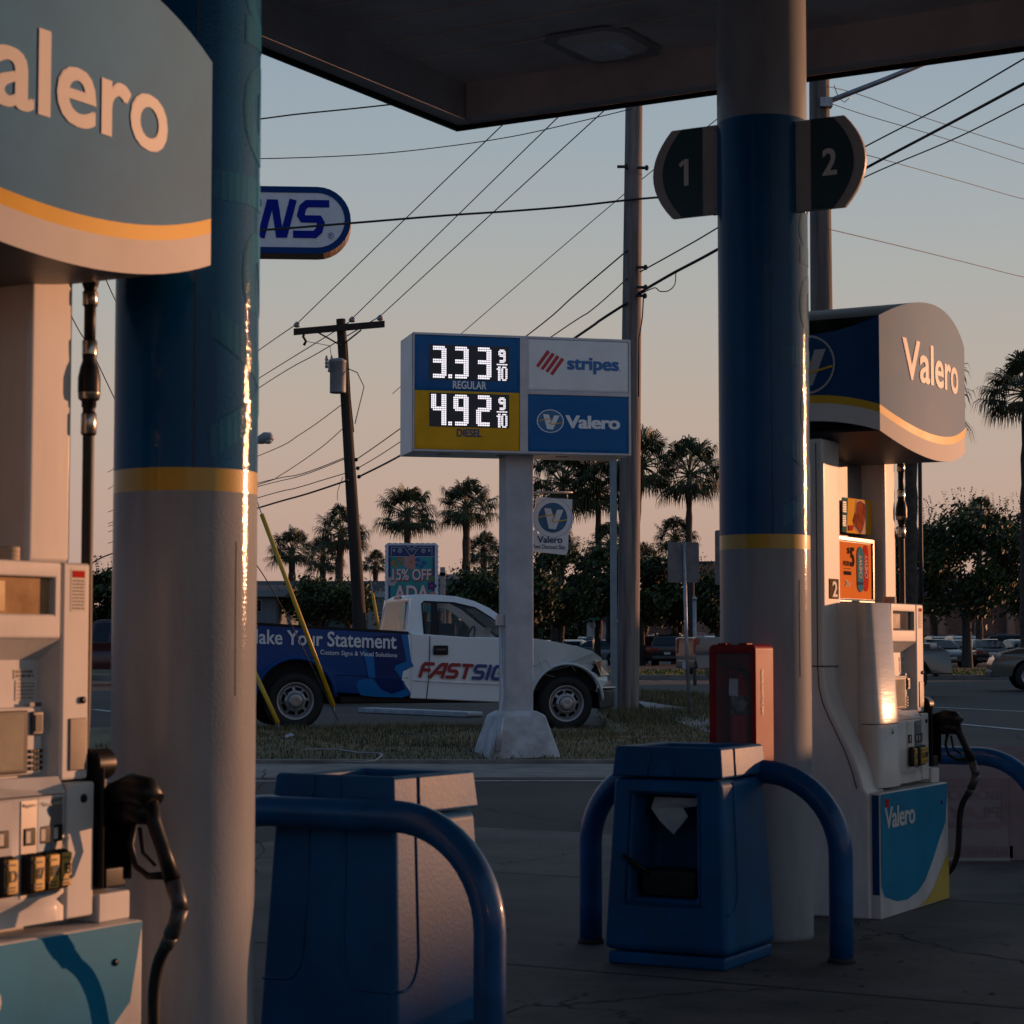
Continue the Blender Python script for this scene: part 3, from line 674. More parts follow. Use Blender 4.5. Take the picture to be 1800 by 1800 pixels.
    cs=[(-.475,-.18),(-.475,-.222),(-.468,-.232),(-.45,-.239),(-.42,-.2435),(-.39,-.2465),(-.36,-.2485),(-.33,-.2498),(-.30,-.2502),(-.27,-.2500),(-.262,-.247),(-.262,-.20)]
    mb=MB()
    # core block, slightly set back
    mb.box(-.472,.15,-.195,.195,.50,1.296)
    mb.build('cabinet',WHITE,t,bevel=.004)
    mb=MB(); n=len(cs)
    lo=[(x,y-.030*max(0,(1.3-z)/.8)*0,z) for x,y in cs for z in (.53,)]
    def ring(z,push): return [(x,y-push if y<-.2 else y,z) for x,y in cs]
    A,B,C_=ring(.79,.030),ring(1.295,.0),ring(.525,.036)
    mb.add(A+B,[(i,(i+1)%n,n+(i+1)%n,n+i) for i in range(n)],0,True); mb.add(B,[tuple(range(n))])
    cpn=mb.build('corner_panel',WHITE_C,t)
    A=[(p[0],p[1],.786) for p in A]
    mb=MB(); mb.add(C_+A,[(i,(i+1)%n,n+(i+1)%n,n+i) for i in range(n)],0,True); mb.add(A,[tuple(range(n))]); mb.build('lower_corner_panel',WHITE_B,t)
    mb=MB(); lk=H(1564,1282,-.27); mb.lathe([(.013,-.274),(.011,-.283),(0.0001,-.283)],(-.34,0,.755),'y',14); mb.lathe([(.005,-.274),(.005,-.280)],(-.345,0,.60),'y',8); mb.build('lock',STEEL,t)
    mb=MB(); face_strips(mb,-.405,-.365,[.74,.75,.76,.77],-.2745,.0012); mb.add([(-.40,-.2495,.93),(-.33,-.2525,.93),(-.33,-.2525,1.02),(-.40,-.2495,1.02)],[(0,1,2,3)]); mb.build('sticker',mat('clear_sticker',(.55,.5,.45),.15,var=.1,vs=20,coat=.5),t)
    # top beam with the display window
    xl,xr=-.258,.05
    mb=MB(); dz0,dz1=1.183,1.262
    wx0,wx1=-.235,.032
    pr=[(-.2,1.16),(F-.004,1.165),(F-.002,dz0-.008)]
    def frame(mb,x0,x1,z0,z1,ax0,ax1,az0,az1,y,yd):
        o=[(x0,y,z0),(x1,y,z0),(x1,y,z1),(x0,y,z1)]; i=[(ax0,y,az0),(ax1,y,az0),(ax1,y,az1),(ax0,y,az1)]; k=[(a,yd,b) for a,_,b in i]
        mb.add(o+i,[(0,1,5,4),(1,2,6,5),(2,3,7,6),(3,0,4,7)]); mb.add(i+k,[(0,1,5,4),(1,2,6,5),(2,3,7,6),(3,0,4,7)])
        b=[(a,-.19,c_) for a,_,c_ in o]; mb.add(o+b,[(0,1,5,4),(1,2,6,5),(2,3,7,6),(3,0,4,7)])
    frame(mb,xl,xr,1.13,1.296,wx0,wx1,dz0,dz1,F,F+.022); fr=mb.build('display_bezel',WHITE_B,t,bevel=.005,seg=2,angle=20)
    mb=MB(); mb.add([(wx0-.01,F+.018,dz0-.01),(wx1+.01,F+.018,dz0-.01),(wx1+.01,F+.018,dz1+.01),(wx0-.01,F+.018,dz1+.01)],[(0,1,2,3)]); d=mb.build('display',DISP if lit_lcd else DISPD,t)
    mb=MB(); q=[(wx0,dz0+.006),(-.105,dz0+.006),(-.105,dz1-.010),(wx0,dz1-.010)]; mb.add([(a,F+.016,b) for a,b in q],[(0,1,2,3)]); mb.build('digit_field',mat('lcd_bright' if lit_lcd else 'lcd_dim',(.70,.50,.22) if lit_lcd else (.10,.085,.055),.2,var=.08,vs=14,coat=.5),d)
    # recess: sloping brow, side cheek, back
    mb=MB(); zb=.835
    def cheek(x0,x1,y0,y1):
        mb.add([(x0,y0,zb),(x1,y1,zb),(x1,y1,1.13),(x0,y0,1.10)],[(0,1,2,3)],0)
    mb.add([(xl,F,1.13),(xr,F,1.13),(.032,-.205,1.085),(xl,-.205,1.085)],[(0,1,2,3)])       # brow
    mb.add([(xl,-.205,zb),(.032,-.205,zb),(.032,-.205,1.085),(xl,-.205,1.085)],[(0,1,2,3)])  # back
    mb.add([(.032,-.205,zb),(xr,F,zb),(xr,F,1.13),(.032,-.205,1.085)],[(0,1,2,3)])           # cheek
    mb.add([(xl,F-.02,.80),(xr,F-.02,.80),(xr,F,zb),(.032,-.205,zb),(xl,-.205,zb)],[(0,1,2,3,4)])
    mb.build('recess_liner',WHITE,t)
    # card unit in the recess : raised block with screen, reader, keypad
    mb=MB(); mb.box(xl+.005,.028,-.222,-.205,.84,.985); cu=mb.build('card_unit',WHITE_B,t,bevel=.006)
    def pan(mb,x0,x1,z0,z1,y): mb.add([(x0,y,z0),(x1,y,z0),(x1,y,z1),(x0,y,z1)],[(0,1,2,3)])
    mb=MB(); mb.box(-.225,-.022,-.228,-.222,.845,.978); sc_=mb.build('screen',BLKP,cu,bevel=.003)
    mb=MB(); pan(mb,-.215,-.036,.853,.970,-.2285); mb.build('screen_glass',SCR,sc_)
    mb=MB(); mb.box(-.012,.022,-.232,-.222,.925,.975); r_=mb.build('card_reader',DGREY,cu,bevel=.003)
    mb=MB(); mb.box(-.006,.014,-.234,-.232,.932,.968); mb.build('card_slot',BLKP,r_)
    mb=MB(); 
    for i in range(4):
        for j in range(4): mb.box(-.014+i*.010,-.006+i*.010,-.228,-.222,.85+j*.012,.858+j*.012)
    mb.build('keypad',BLKP,cu,bevel=.001)
    mb=MB(); pan(mb,-.012,.024,.9852,.994,-.2225); mb.build('label_strip',DGREY,cu)
    mb=MB(); pan(mb,-.045,.020,1.045,1.065,-.2065); pan(mb,-.04,.024,.998,1.042,-.2065); n_=mb.build('notice',NOTE,t)
    mb=MB(); face_strips(mb,-.040,.014,[1.060,1.051],-.2072,.003); face_strips(mb,-.034,.018,[1.035,1.028,1.020,1.012,1.004],-.2072,.0012); mb.build('notice_text',INKG,n_)
    # right hand strip
    mb=MB(); mb.box(.054,.142,F-.002,-.19,.825,1.296); st=mb.build('side_door',WHITE_B,t,bevel=.007,seg=3)
    mb=MB(); mb.box(.054,.142,F-.022,-.19,.53,.820); sl=mb.build('lower_side_door',WHITE_B,t,bevel=.006)
    mb=MB(); pan(mb,.078,.126,1.19,1.283,F-.0028); sk=mb.build('sticker',NOTE,st)
    mb=MB(); face_strips(mb,.083,.122,[1.197+.0075*i for i in range(9)],F-.0034,.002); mb.build('sticker_text',INKG,sk)
    mb=MB(); pan(mb,.083,.122,1.264,1.279,F-.0036); mb.build('sticker_heading',PRED,sk)
    mb=MB(); mb.box(.078,.132,F-.006,F-.001,.845,.958); mb.build('door_panel',mat('smoked_panel',(.06,.045,.035),.3,var=.2,vs=10,coat=.4),st,bevel=.002)
    mb=MB(); mb.lathe([(.008,F-.003),(.008,F-.008),(.0001,F-.008)],(.118,0,.997),'y',10); mb.lathe([(.010,F-.023),(.008,F-.027),(.0001,F-.027)],(.105,0,.785),'y',14); mb.build('lock',BLKP,st)
    # chin with grade selection
    yc=F-.018
    mb=MB(); 
    K=12; top=[];
    for i in range(K+1):
        x=xl+(xr-xl)*i/K; top.append((x,yc-.028*math.sin(PI*min(1,(i+1)/(K+1.0)))))
    v=[(x,y,.798) for x,y in top]+[(x,y,.588) for x,y in top]+[(x,y+.012,.575) for x,y in top]+[(x,yc,.56) for x,y in top]+[(x,yc,.53) for x,y in top]
    for r in range(4):
        for i in range(K): mb.add([v[r*(K+1)+i],v[r*(K+1)+i+1],v[(r+1)*(K+1)+i+1],v[(r+1)*(K+1)+i]],[(0,1,2,3)],0,True)
    mb.add([(x,y,.798) for x,y in top]+[(xr,-.2,.798),(xl,-.2,.798)],[tuple(range(K+3))]); mb.add([(xr,-.19,.53),(xr,yc,.53),(xr,yc,.56),(xr,top[-1][1],.588),(xr,top[-1][1],.798),(xr,-.19,.798)],[tuple(range(6))])
    ch=mb.build('grade_panel',WHITE_B,t)
    def yt(x):
        i=(x-xl)/(xr-xl)*K; i0=max(0,min(K-1,int(i))); f=i-i0; return top[i0][1]*(1-f)+top[i0+1][1]*f-.002
    cols=[(-.115,-.063,PGREY,'87'),(-.061,-.013,PBLUE,'89'),(-.011,.038,PGREY,'93')]
    for x0,x1,mm,g in cols+[(-.190,-.142,WHITE_B,'D')]:
        mb=MB(); mb.add([(x0,yt(x0),.592),(x1,yt(x1),.592),(x1,yt(x1),.793),(x0,yt(x0),.793)],[(0,1,2,3)]); gs=mb.build('grade_strip',mm,ch)
        xm=(x0+x1)/2; y=yt(xm)
        if g!='D': mb=MB(); mb.text({'87':'Regular','89':'Plus','93':'Premium'}[g],lambda a,b: Vector((a,y-.0022,b)),xm-.019,xm+.019,.778,.787,bold=.01); mb.build('grade_name',NOTE,gs)
        mb=MB(); mb.box(xm-.017,xm+.017,y-.003,y+.01,.700,.736); pw=mb.build('price_window',BLKP,gs,bevel=.002)
        mb=MB(); pan(mb,xm-.013,xm+.000,.706,.730,y-.0036); mb.build('price_paper',NOTE,pw)
        mb=MB(); 
        mb.box(xm-.0245,xm+.0245,y-.022,y+.004,.600,.685); bt_=mb.build('grade_button',BLKP,gs,bevel=.012,seg=4)
        mb=MB(); mb.box(xm-.009,xm+.0225,y-.0255,y-.018,.607,.678); bf=mb.build('button_face',GOLD,bt_,bevel=.008,seg=3)
        mb=MB(); mb.text(g,lambda a,b: Vector((a,y-.0262,b)),xm-.004,xm+.018,.632,.656,bold=.03); face_strips(mb,xm-.012,xm+.013,[.614,.621,.667],y-.0262,.0018); mb.build('button_text',INKB,bf)
    # ---- skirt (main door) with wave print
    ys=-.318; sx0,sx1=-.60,.255
    mb=MB(); mb.box(sx0,sx1,ys,.318,0,.512); sk=mb.build('lower_door',WHITE,t,bevel=.008)
    T=lambda X,Y: H(1400+X/4.5,1250+Y/4.5,ys-.002)
    pts=[T(612,648),T(900,630),T(1174,575),T(1180,880),T(1130,1020),T(1080,1180),T(1020,1340),T(960,1430),T(880,1490),T(800,1505),T(700,1470),T(622,1412)]
    pts=[(min(sx1-.004,max(sx0+.004,a)),min(.508,max(.004,b))) for a,b in pts]; pts[0]=(sx0+.004,.508);pts[1]=(-.15,.508);pts[2]=(sx1-.004,.508)
    mb=MB(); mb.poly([(a,ys-.0015,b) for a,b in pts]); mb.build('wave_print',TEAL,sk)
    pts=[T(970,1545),T(1040,1480),T(1100,1370),T(1150,1240),T(1195,1105)]; pts=[(min(sx1-.004,a),max(.005,b)) for a,b in pts]+[(sx1-.004,.005)]; pts[4]=(sx1-.004,pts[4][1])
    mb=MB(); mb.poly([(a,ys-.0015,b) for a,b in pts]); mb.build('corner_print',mat('pale_yellow_print',(.60,.44,.07),.35,var=.06,coat=.2),sk)
    mb=MB(); mb.add([(sx0-.0015,-.312,.10),(sx0-.0015,-.282,.10),(sx0-.0015,-.282,.505),(sx0-.0015,-.312,.505)],[(0,1,2,3)]); mb.build('side_print',NAVY,sk)
    mb=MB(); a0=T(640,800); a1=T(886,900); mb.text('Valero',lambda a,b: Vector((a,ys-.003,b)),sx0+.04,sx0+.04+(a1[0]-a0[0]),T(700,935)[1]-.0,T(700,935)[1]+.088,bold=.03,sp=.93); mb.build('lettering',mat('skirt_letter_white',(.6,.6,.6),.4,var=.03),sk)
    mb=MB(); pan(mb,sx0+.055,sx0+.095,.452,.486,ys-.003); mb.build('sticker',PRED,sk)
    mb=MB(); mb.lathe([(.008,ys-.002),(.008,ys-.005),(.0001,ys-.005)],(.16,0,.43),'y',10); mb.build('lock',BLKP,sk)
    # ---- nozzle boot and nozzle at the far end of the lit face
    mb=MB(); mb.box(.150,.255,F-.03,-.10,.512,.575); mb.build('boot_sill',WHITE_B,t,bevel=.005)
    mb=MB(); mb.box(.152,.245,F+.03,-.10,.575,.86); mb.box(.152,.162,F-.035,F+.03,.585,.85); mb.box(.236,.246,F-.045,F+.03,.60,.80); mb.lathe([(.035,-.012),(.035,.05)],(.165,F+.01,.855),'x',18)
    mb.box(.165,.235,F-.035,F+.03,.585,.63)
    bo=mb.build('nozzle_boot',BLKP,t,bevel=.008)
    mb=MB(); X=.195
    mb.tube([(X,-.20,.72),(X,-.26,.77),(X,-.30,.79)],[.013,.018,.03],n=12)
    mb.tube([(X,-.28,.785),(X,-.33,.80),(X,-.37,.795),(X,-.395,.775)],[.030,.037,.036,.026],n=14)
    mb.tube([(X,-.30,.75),(X,-.345,.755),(X,-.385,.75)],[.026,.030,.024],n=12)
    mb.tube([(X,-.375,.775),(X,-.395,.73),(X,-.42,.675),(X,-.447,.61)],[.026,.0165,.0155,.019],n=12)
    mb.tube([(X,-.34,.73),(X,-.33,.68),(X,-.345,.635),(X,-.38,.615),(X,-.44,.62)],[.008,.007,.007,.008,.01],n=8)
    mb.tube([(X,-.355,.72),(X,-.365,.665),(X,-.40,.64)],[.006,.005,.005],n=6)
    nz=mb.build('nozzle',BLKP,t)
    mb=MB(); mb.tube([(X,-.447,.61),(X+.006,-.460,.565),(X+.008,-.463,.548)],[.019,.018,.018],n=12); mb.tube([(X+.008,-.463,.552),(X+.008,-.45,.515),(X+.008,-.438,.49)],[.019,.018,.018],n=12); mb.tube([(X+.008,-.438,.49),(X+.008,-.425,.465)],[.016,.016],n=12); mb.build('swivel',DGREY,nz)
    mb=MB(); mb.box(X-.012,X+.012,-.325,-.3245+.0,.60,.60+.0005); 
    path=[(X+.008,-.426,.468),(X+.012,-.402,.43),(X+.018,-.385,.37),(X+.03,-.375,.28),(X+.06,-.355,.19),(X+.10,-.31,.12),(X+.15,-.24,.09),(X+.19,-.15,.12),(X+.20,-.06,.22),(X+.16,-.02,.40),(X+.13,-.05,.60),(.311,-.085,.85),(.305,-.098,1.0),(.303,-.10,1.4),(.303,-.10,1.62)]
    P=[];
    for i in range(len(path)-1):
        p0,p1,p2,p3=[Vector(path[max(0,min(len(path)-1,i+k))]) for k in (-1,0,1,2)]
        for q in range(5):
            u=q/5; P.append(.5*((2*p1)+(p2-p0)*u+(2*p0-5*p1+4*p2-p3)*u*u+(3*p1-p0-3*p2+p3)*u**3))
    P.append(Vector(path[-1])); mb=MB(); mb.tube(P,.0135,n=12); hs=mb.build('hose',BLK,t)
    mb=MB(); x,y=.303,-.10
    pr=[(.0135,1.60),(.018,1.605),(.018,1.65),(.0145,1.655),(.0145,1.665),(.017,1.668),(.017,1.68),(.024,1.685),(.026,1.70),(.026,1.735),(.021,1.76),(.016,1.775),(.017,1.79),(.0175,1.82),(.0135,1.825),(.0135,1.90),(.0175,1.905),(.0175,1.935),(.014,1.94),(.018,1.95),(.022,1.965),(.022,1.975),(.03,1.98),(.03,2.0)]
    mis=[1 if (1.604<(a[1]+b[1])/2<1.651 or 1.684<(a[1]+b[1])/2<1.70 or 1.79<(a[1]+b[1])/2<1.822 or 1.904<(a[1]+b[1])/2<1.936) else 0 for a,b in zip(pr,pr[1:])]
    mb.lathe(pr,(x,y,0),n=16,mis=mis); mb.box(x-.10,x+.03,y-.02,y+.02,1.99,2.03); mb.build('breakaway_coupling',[BLKP,BRASS],hs)
    # small things on the roof of the cabinet
    mb=MB(); mb.lathe([(.026,1.296),(.026,1.306),(.0245,1.307),(.026,1.308),(.026,1.316),(.0245,1.317),(.026,1.318),(.026,1.326),(.024,1.329),(.0001,1.329)],(-.02,-.16,0),n=20); mb.build('receipt_roll',mat('beige_roll',(.42,.33,.24),.6,var=.1),t)
    return t
tR=pump(PR,.56,'white fuel pump with wave print and advertising frame in the right of the picture','2',False)
tL=pump(PL,.47,'white fuel pump in the left foreground with amber display and grade buttons','1',True)
# number plate, top posters on the right pump
H=lambda px,py,y: onY((PR.x,PR.y,.004),RZ,px,py,y)
mb=MB(); a=H(1458,1017,-.089); b=H(1474,1053,-.089); mb.box(a[0],b[0],-.0905,-.088,b[1],a[1]); npl=mb.build('number_plate',BRONZE,tR)
mb=MB(); mb.text('2',lambda u,v: Vector((u,-.092,v)),a[0]+.025,b[0]-.02,b[1]+.008,a[1]-.010,bold=.03); mb.build('numeral',NOTE,npl)
# advertising frame stands on the cabinet between the posts
AX0,AX1=-.43,.03; yA=-.055
def HX(px,py,y=yA): return H(px,py,y)
q0=HX(1480,1052); q1=HX(1535,1052); zt0=HX(1500,945)[1]; zb0_=1.302
fx0=-.4185; fx1=q1[0]
fr=thing('poster_frame','orange framed poster standing on top of the right pump','poster',(PR.x,PR.y,.004),RZ)
mb=MB(); mb.box(fx0,fx1,yA,yA+.02,zb0_,zt0); mb.build('frame',BLKP,fr,bevel=.004)
mb=MB(); e=.016; 
for x0,x1,z0,z1 in ((fx0,fx1,zb0_,zb0_+e),(fx0,fx1,zt0-e,zt0),(fx1-e,fx1,zb0_+e,zt0-e),(fx0,fx0+e,zb0_+e,zt0-e)): mb.box(x0,x1,yA-.008,yA-.0005,z0,z1)
mb.build('bezel',mat('frame_dark_chrome',(.16,.14,.12),.22,metal=.9,var=.1),fr,bevel=.002)
mb=MB(); mb.add([(fx0+e,yA-.001,zb0_+e),(fx1-e-.004,yA-.001,zb0_+e),(fx1-e-.004,yA-.001,zt0-e-.006),(fx0+e,yA-.001,zt0-e-.006)],[(0,1,2,3)]); po=mb.build('print',ORANGE,fr)
# map crop coordinates (1430+X*.11667, 860+Y*.11667)
def PC(X,Y,dy=0): a,b=HX(1430+X*.11667,860+Y*.11667); return Vector((a,yA-.002-dy,b))
mb=MB(); 
A,B=PC(548,1165),PC(605,880); mb.text('5',lambda u,v: Vector((u,yA-.003,v)),A.x,B.x,A.z,B.z,bold=.045)
A,B=PC(500,1080),PC(540,880); mb.text('$',lambda u,v: Vector((u,yA-.003,v)),A.x,B.x,A.z+.03,B.z,bold=.02)
A,B=PC(445,1150),PC(535,1085); mb.text('FOR',lambda u,v: Vector((u,yA-.003,v)),A.x,B.x,A.z,B.z,bold=.03)
A=PC(450,1100); B=PC(470,880)
face_strips(mb,A.x,PC(560,1200).x,[PC(500,1195).z],yA-.003,.001)
face_strips(mb,A.x,PC(560,1260).x,[PC(500,1250).z,PC(500,1275).z],yA-.003,.0045)
mb.build('lettering',mat('poster_ink',(.03,.03,.035),.95,var=0,spec=.03),po)
def capsule(mb,X0,X1,Y0,Y1,dy,mi):
    a,b=PC(X0,Y1),PC(X1,Y0); r=(b.x-a.x)/2; pts=[]
    for i in range(9): q=PI*i/8; pts.append((b.x-r+r*math.cos(q),b.z-r+r*math.sin(q)))
    for i in range(9): q=PI+PI*i/8; pts.append((a.x+r+r*math.cos(q),a.z+r+r*math.sin(q)))
    mb.poly([(x,yA-.002-dy,z) for x,z in pts],mi)
mb=MB(); capsule(mb,650,740,870,1550,.002,0); capsule(mb,742,815,850,1540,.001,1)
for X in (695,778):
    a=PC(X,1340); b=PC(X,980); w=.02; mb.text('CHEWY',lambda u,v: Vector((v,yA-.0055,u)),a.z,b.z,a.x+w,a.x-w,bold=.02,mi=2,shear=.2)
mb.add([PC(655,1400,.0035),PC(737,1400,.0035),PC(737,1440,.0035),PC(655,1440,.0035)],[(0,1,2,3)],3)
A=PC(470,1460); B=PC(545,1370); mb.text('2x',lambda u,v: Vector((u,yA-.003,v)),A.x,B.x,A.z,B.z,bold=.05,mi=2)
mb.build('sweets_print',[mat('wrapper_teal',(.05,.22,.30),.9,var=.1,spec=.05),mat('wrapper_red',(.55,.03,.02),.9,var=.1,spec=.05),mat('wrapper_white',(.75,.6,.5),.9,var=0,spec=.05),mat('wrapper_blue',(.04,.05,.2),.9,var=.1,spec=.05)],po)
# food poster leaning above
p2=thing('food_poster','yellow food poster leaning above the orange framed poster','poster',(PR.x,PR.y,.004),RZ)
yB=-.028
def PD(X,Y,dy=0): a,b=HX(1430+X*.11667,860+Y*.11667,yB); return Vector((a,yB-dy,b))
mb=MB(); pts=[PD(500,655),PD(870,690),PD(893,180),PD(520,130)]
mb.add([PD(436,640),pts[0],pts[3],PD(436,120)],[(0,1,2,3)],0); mb.add(pts,[(0,1,2,3)],1)
vv=[p+Vector((0,.004,0)) for p in [PD(436,640),pts[1],pts[2],PD(436,120)]]; mb.add(vv,[(0,1,2,3)],1)
mb.build('card',[PTEAL,PYEL],p2)
fd=MB(); mb=fd; mb.poly([PD(X,Y,.0015) for X,Y in ((600,540),(640,160),(730,170),(815,230),(810,400),(775,680),(690,670),(620,600))],0)
mb.poly([PD(X,Y,.003) for X,Y in ((590,470),(635,330),(650,200),(700,180),(770,230),(785,350),(755,520),(730,620),(700,670),(660,610),(620,560))],1)
mb.build('food_picture',[PINKISH,FOOD],p2)
mb=MB(); mb.poly([PD(X,Y,.003) for X,Y in ((522,545),(592,540),(585,622),(522,625))],0); mb.build('price_flash',PRED,p2)
mb=MB()
for a,b,c,d in ((432,200,485,330),(432,410,480,540)):
    A,B=PD(a,d),PD(c,b); face_strips(mb,A.x,B.x,[A.z+(B.z-A.z)*k/4 for k in (0,1,2,3,4)],yB-.0035,.0035); 
mb.build('small_print',mat('print_cream',(.55,.5,.42),.5,var=0),p2)
# notices between the posts of the left pump : dark inner panel of the far side
t=tL
mb=MB(); mb.box(-.42,.13,.02,.035,1.30,1.98); ip=mb.build('inner_panel',mat('inner_panel_grey',(.23,.24,.26),.5,var=.1),t)
G=lambda px,py,y: onY((PL.x,PL.y,.004),RZ,px,py,y)
def gq(mb,px0,px1,py0,py1,y,mi=0):
    a=G(px0,py1,y); b=G(px1,py0,y); mb.add([(a[0],y,a[1]),(b[0],y,a[1]),(b[0],y,b[1]),(a[0],y,b[1])],[(0,1,2,3)],mi)
mb=MB(); gq(mb,-60,39,850,958,.018); ws=mb.build('warning_sticker',NOTE,ip)
mb=MB(); gq(mb,-60,39,850,864,.0172,0); gq(mb,-60,39,883,887,.0172,0); gq(mb,-60,39,914,917,.0172,0)
for py in (902,928):
    a=G(30,py,.0172); disc(mb,lambda x,z: Vector((x,.0168,z)),a[0],a[1],.009,0,n=16,r0=.006)
for k in range(11): gq(mb,-60,24 if k<8 else 34,870+k*7.6,872.5+k*7.6,.0172,1)
mb.build('sticker_print',[PRED,INKG],ws)
mb=MB(); gq(mb,0,25,772,805,.018); mb.build('decal',DGREY,ip)
mb=MB(); gq(mb,-40,26,668,694,.018); a=G(10,720,.018)
for k in range(8):
    q=PI*k/8; mb.strip([(a[0]-.03*math.cos(q),a[1]-.03*math.sin(q)),(a[0]+.03*math.cos(q),a[1]+.03*math.sin(q))],.0015,lambda x,z: Vector((x,.0178-.0001*k,z)))
mb.build('faint_decal',mat('faint_ink',(.10,.10,.11),.5,var=0),ip)
mb=MB(); mb.box(-.42,.13,.02,.035,1.30,1.98); ip2=mb.build('inner_panel',mat('inner_panel_grey'),tR)
# ================================================================ PRICE SIGN
SY=20.5; s0=at(728,690,SY); sloc=Vector((s0.x,s0.y,0)); srz=R(14)
ST=thing('price_sign','tall fuel price sign with lit white prices on a white square pole','price sign',sloc,srz)
SP=lambda px,py,y=0: onY(sloc,srz,px,py,y)
x0=SP(725,690)[0]; x1=SP(1108,690)[0]; z0=SP(900,797)[1]; z1=SP(900,590)[1]; TH=.62
SGREY=mat('sign_cabinet_aluminium',(.52,.53,.56),.4,metal=.3,var=.1,vs=3)
mb=MB(); mb.box(x0+.001,x1-.001,.012,TH,z0,z1); mb.build('cabinet',mat('sign_cabinet_paint',(.85,.84,.80),.45,var=.1,vs=2),ST,bevel=.006)
PB=mat('price_panel_blue',(.001,.125,.34),.4,var=.06,coat=.1,spec=.15); PY=mat('price_panel_yellow',(.85,.43,.012),.4,var=.06,coat=.1,spec=.15)
def rect(mb,px0,py0,px1,py1,y,mi=0):
    a=SP(px0,py1,y); b=SP(px1,py0,y); return (a[0],b[0],a[1],b[1])
xm0,xm1=SP(914,690)[0],SP(924,690)[0]
mb=MB(); t_=.022; 
mb.box(x0,x1,-.013,.010,z1-t_,z1); mb.box(x0,x1,-.013,.010,z0,z0+t_); mb.box(x0,x0+t_*.8,-.013,.010,z0+t_,z1-t_); mb.box(x1-t_,x1,-.013,.010,z0+t_,z1-t_)
mb.box(xm0-.004,xm1+.02,-.013,.010,z0+t_,z1-t_); zm=SP(1010,692)[1]; mb.box(xm1+.02,x1-t_,-.013,.010,zm-.02,zm+.02)
mb.build('frame',SGREY,ST,bevel=.003)
def panface(name,xa,xb,za,zb,m,rim=.035):
    mb=MB(); o=[(xa,-.004,za),(xb,-.004,za),(xb,-.004,zb),(xa,-.004,zb)]; i=[(xa+rim,-.014,za+rim),(xb-rim,-.014,za+rim),(xb-rim,-.014,zb-rim),(xa+rim,-.014,zb-rim)]
    mb.add(o+i,[(0,1,5,4),(1,2,6,5),(2,3,7,6),(3,0,4,7),(4,5,6,7)]); return mb.build(name,m,ST,bevel=.004)
xa,xb=x0+t_*.8+.003,xm0-.007; zsp=SP(820,688)[1]
pr_=panface('regular_panel',xa,xb,zsp+.001,z1-t_-.003,PB); pd_=panface('diesel_panel',xa,xb,z0+t_+.003,zsp-.001,PY)
pw_=panface('shop_panel',xm1+.023,x1-t_-.003,zm+.023,z1-t_-.003,SIGNW,.02); pv_=panface('fuel_brand_panel',xm1+.023,x1-t_-.003,z0+t_+.003,zm-.023,PB)
# LED digits : dot matrix
def digit(segs,W_=9,H_=15,T=2,TV=3):
    g=[[0]*W_ for _ in range(H_)]; m=H_//2
    def hb(r0): 
        for r in range(r0,r0+T):
            for c in range(1,W_-1): g[r][c]=1
    def vb(c0,r0,r1):
        for r in range(r0,r1):
            for c in range(c0,c0+TV): g[r][c]=1
    if 'a' in segs: hb(0)
    if 'g' in segs: hb(m-T//2)
    if 'd' in segs: hb(H_-T)
    if 'f' in segs: vb(0,1 if 'a' in segs else 0,m)
    if 'b' in segs: vb(W_-TV,1 if 'a' in segs else 0,m)
    if 'e' in segs: vb(0,m,H_-(1 if 'd' in segs else 0))
    if 'c' in segs: vb(W_-TV,m,H_-(1 if 'd' in segs else 0))
    return g
DIG={'3':digit('abgcd'),'4':digit('fbgc'),'9':digit('abfgcd'),'2':digit('abged')}
DIG['9s']=digit('abfgcd',6,9,2,2); DIG['1s']=[[0,1,1],[1,1,1],[0,1,1],[0,1,1],[0,1,1],[0,1,1],[0,1,1],[0,1,1]]; DIG['0s']=digit('abcdef',6,8,1,2)
def ledrow(panel,word,pybox):
    y=-.017
    xl_,zb_=SP(757,pybox[1],y); xr_,zt_=SP(893,pybox[0],y)
    mb=MB(); mb.box(xl_-.012,xr_+.012,-.018,-.010,zb_-.012,zt_+.012); e=mb.build('led_board',LEDOFF,panel)
    def dots(pat,xa,xb,za,zb,name='led_digit'):
        mb=MB(); nz=len(pat); nx=len(pat[0]); dx=(xb-xa)/nx; dz=(zb-za)/nz; s=.37
        for r in range(nz):
            for c in range(nx):
                if pat[r][c]:
                    cx=xa+(c+.5)*dx; cz=zb-(r+.5)*dz
                    mb.add([(cx-dx*s,-.0195,cz-dz*s),(cx+dx*s,-.0195,cz-dz*s),(cx+dx*s,-.0195,cz+dz*s),(cx-dx*s,-.0195,cz+dz*s)],[(0,1,2,3)])
        mb.build(name,LED,e)
    def px(a): return SP(a,600,-.0195)[0]
    zt2,zb2=zt_,zb_
    for ch,(a,b) in zip(word,((758,785),(797,824),(837,864))): dots(DIG[ch],px(a),px(b),zb2,zt2)
    dots([[1,1],[1,1]],px(788),px(795),zb2,zb2+(zt2-zb2)*.13,'led_point')
    h=zt2-zb2
    dots(DIG['9s'],px(876),px(889),zb2+h*.53,zt2-h*.05)
    dots([[1]*7],px(873),px(892),zb2+h*.455,zb2+h*.50,'led_fraction_bar')
    dots(DIG['1s'],px(873),px(880),zb2-h*.03,zb2+h*.42); dots(DIG['0s'],px(881),px(892),zb2-h*.03,zb2+h*.42)
ledrow(pr_,'333',(612,664)); ledrow(pd_,'492',(696,747))
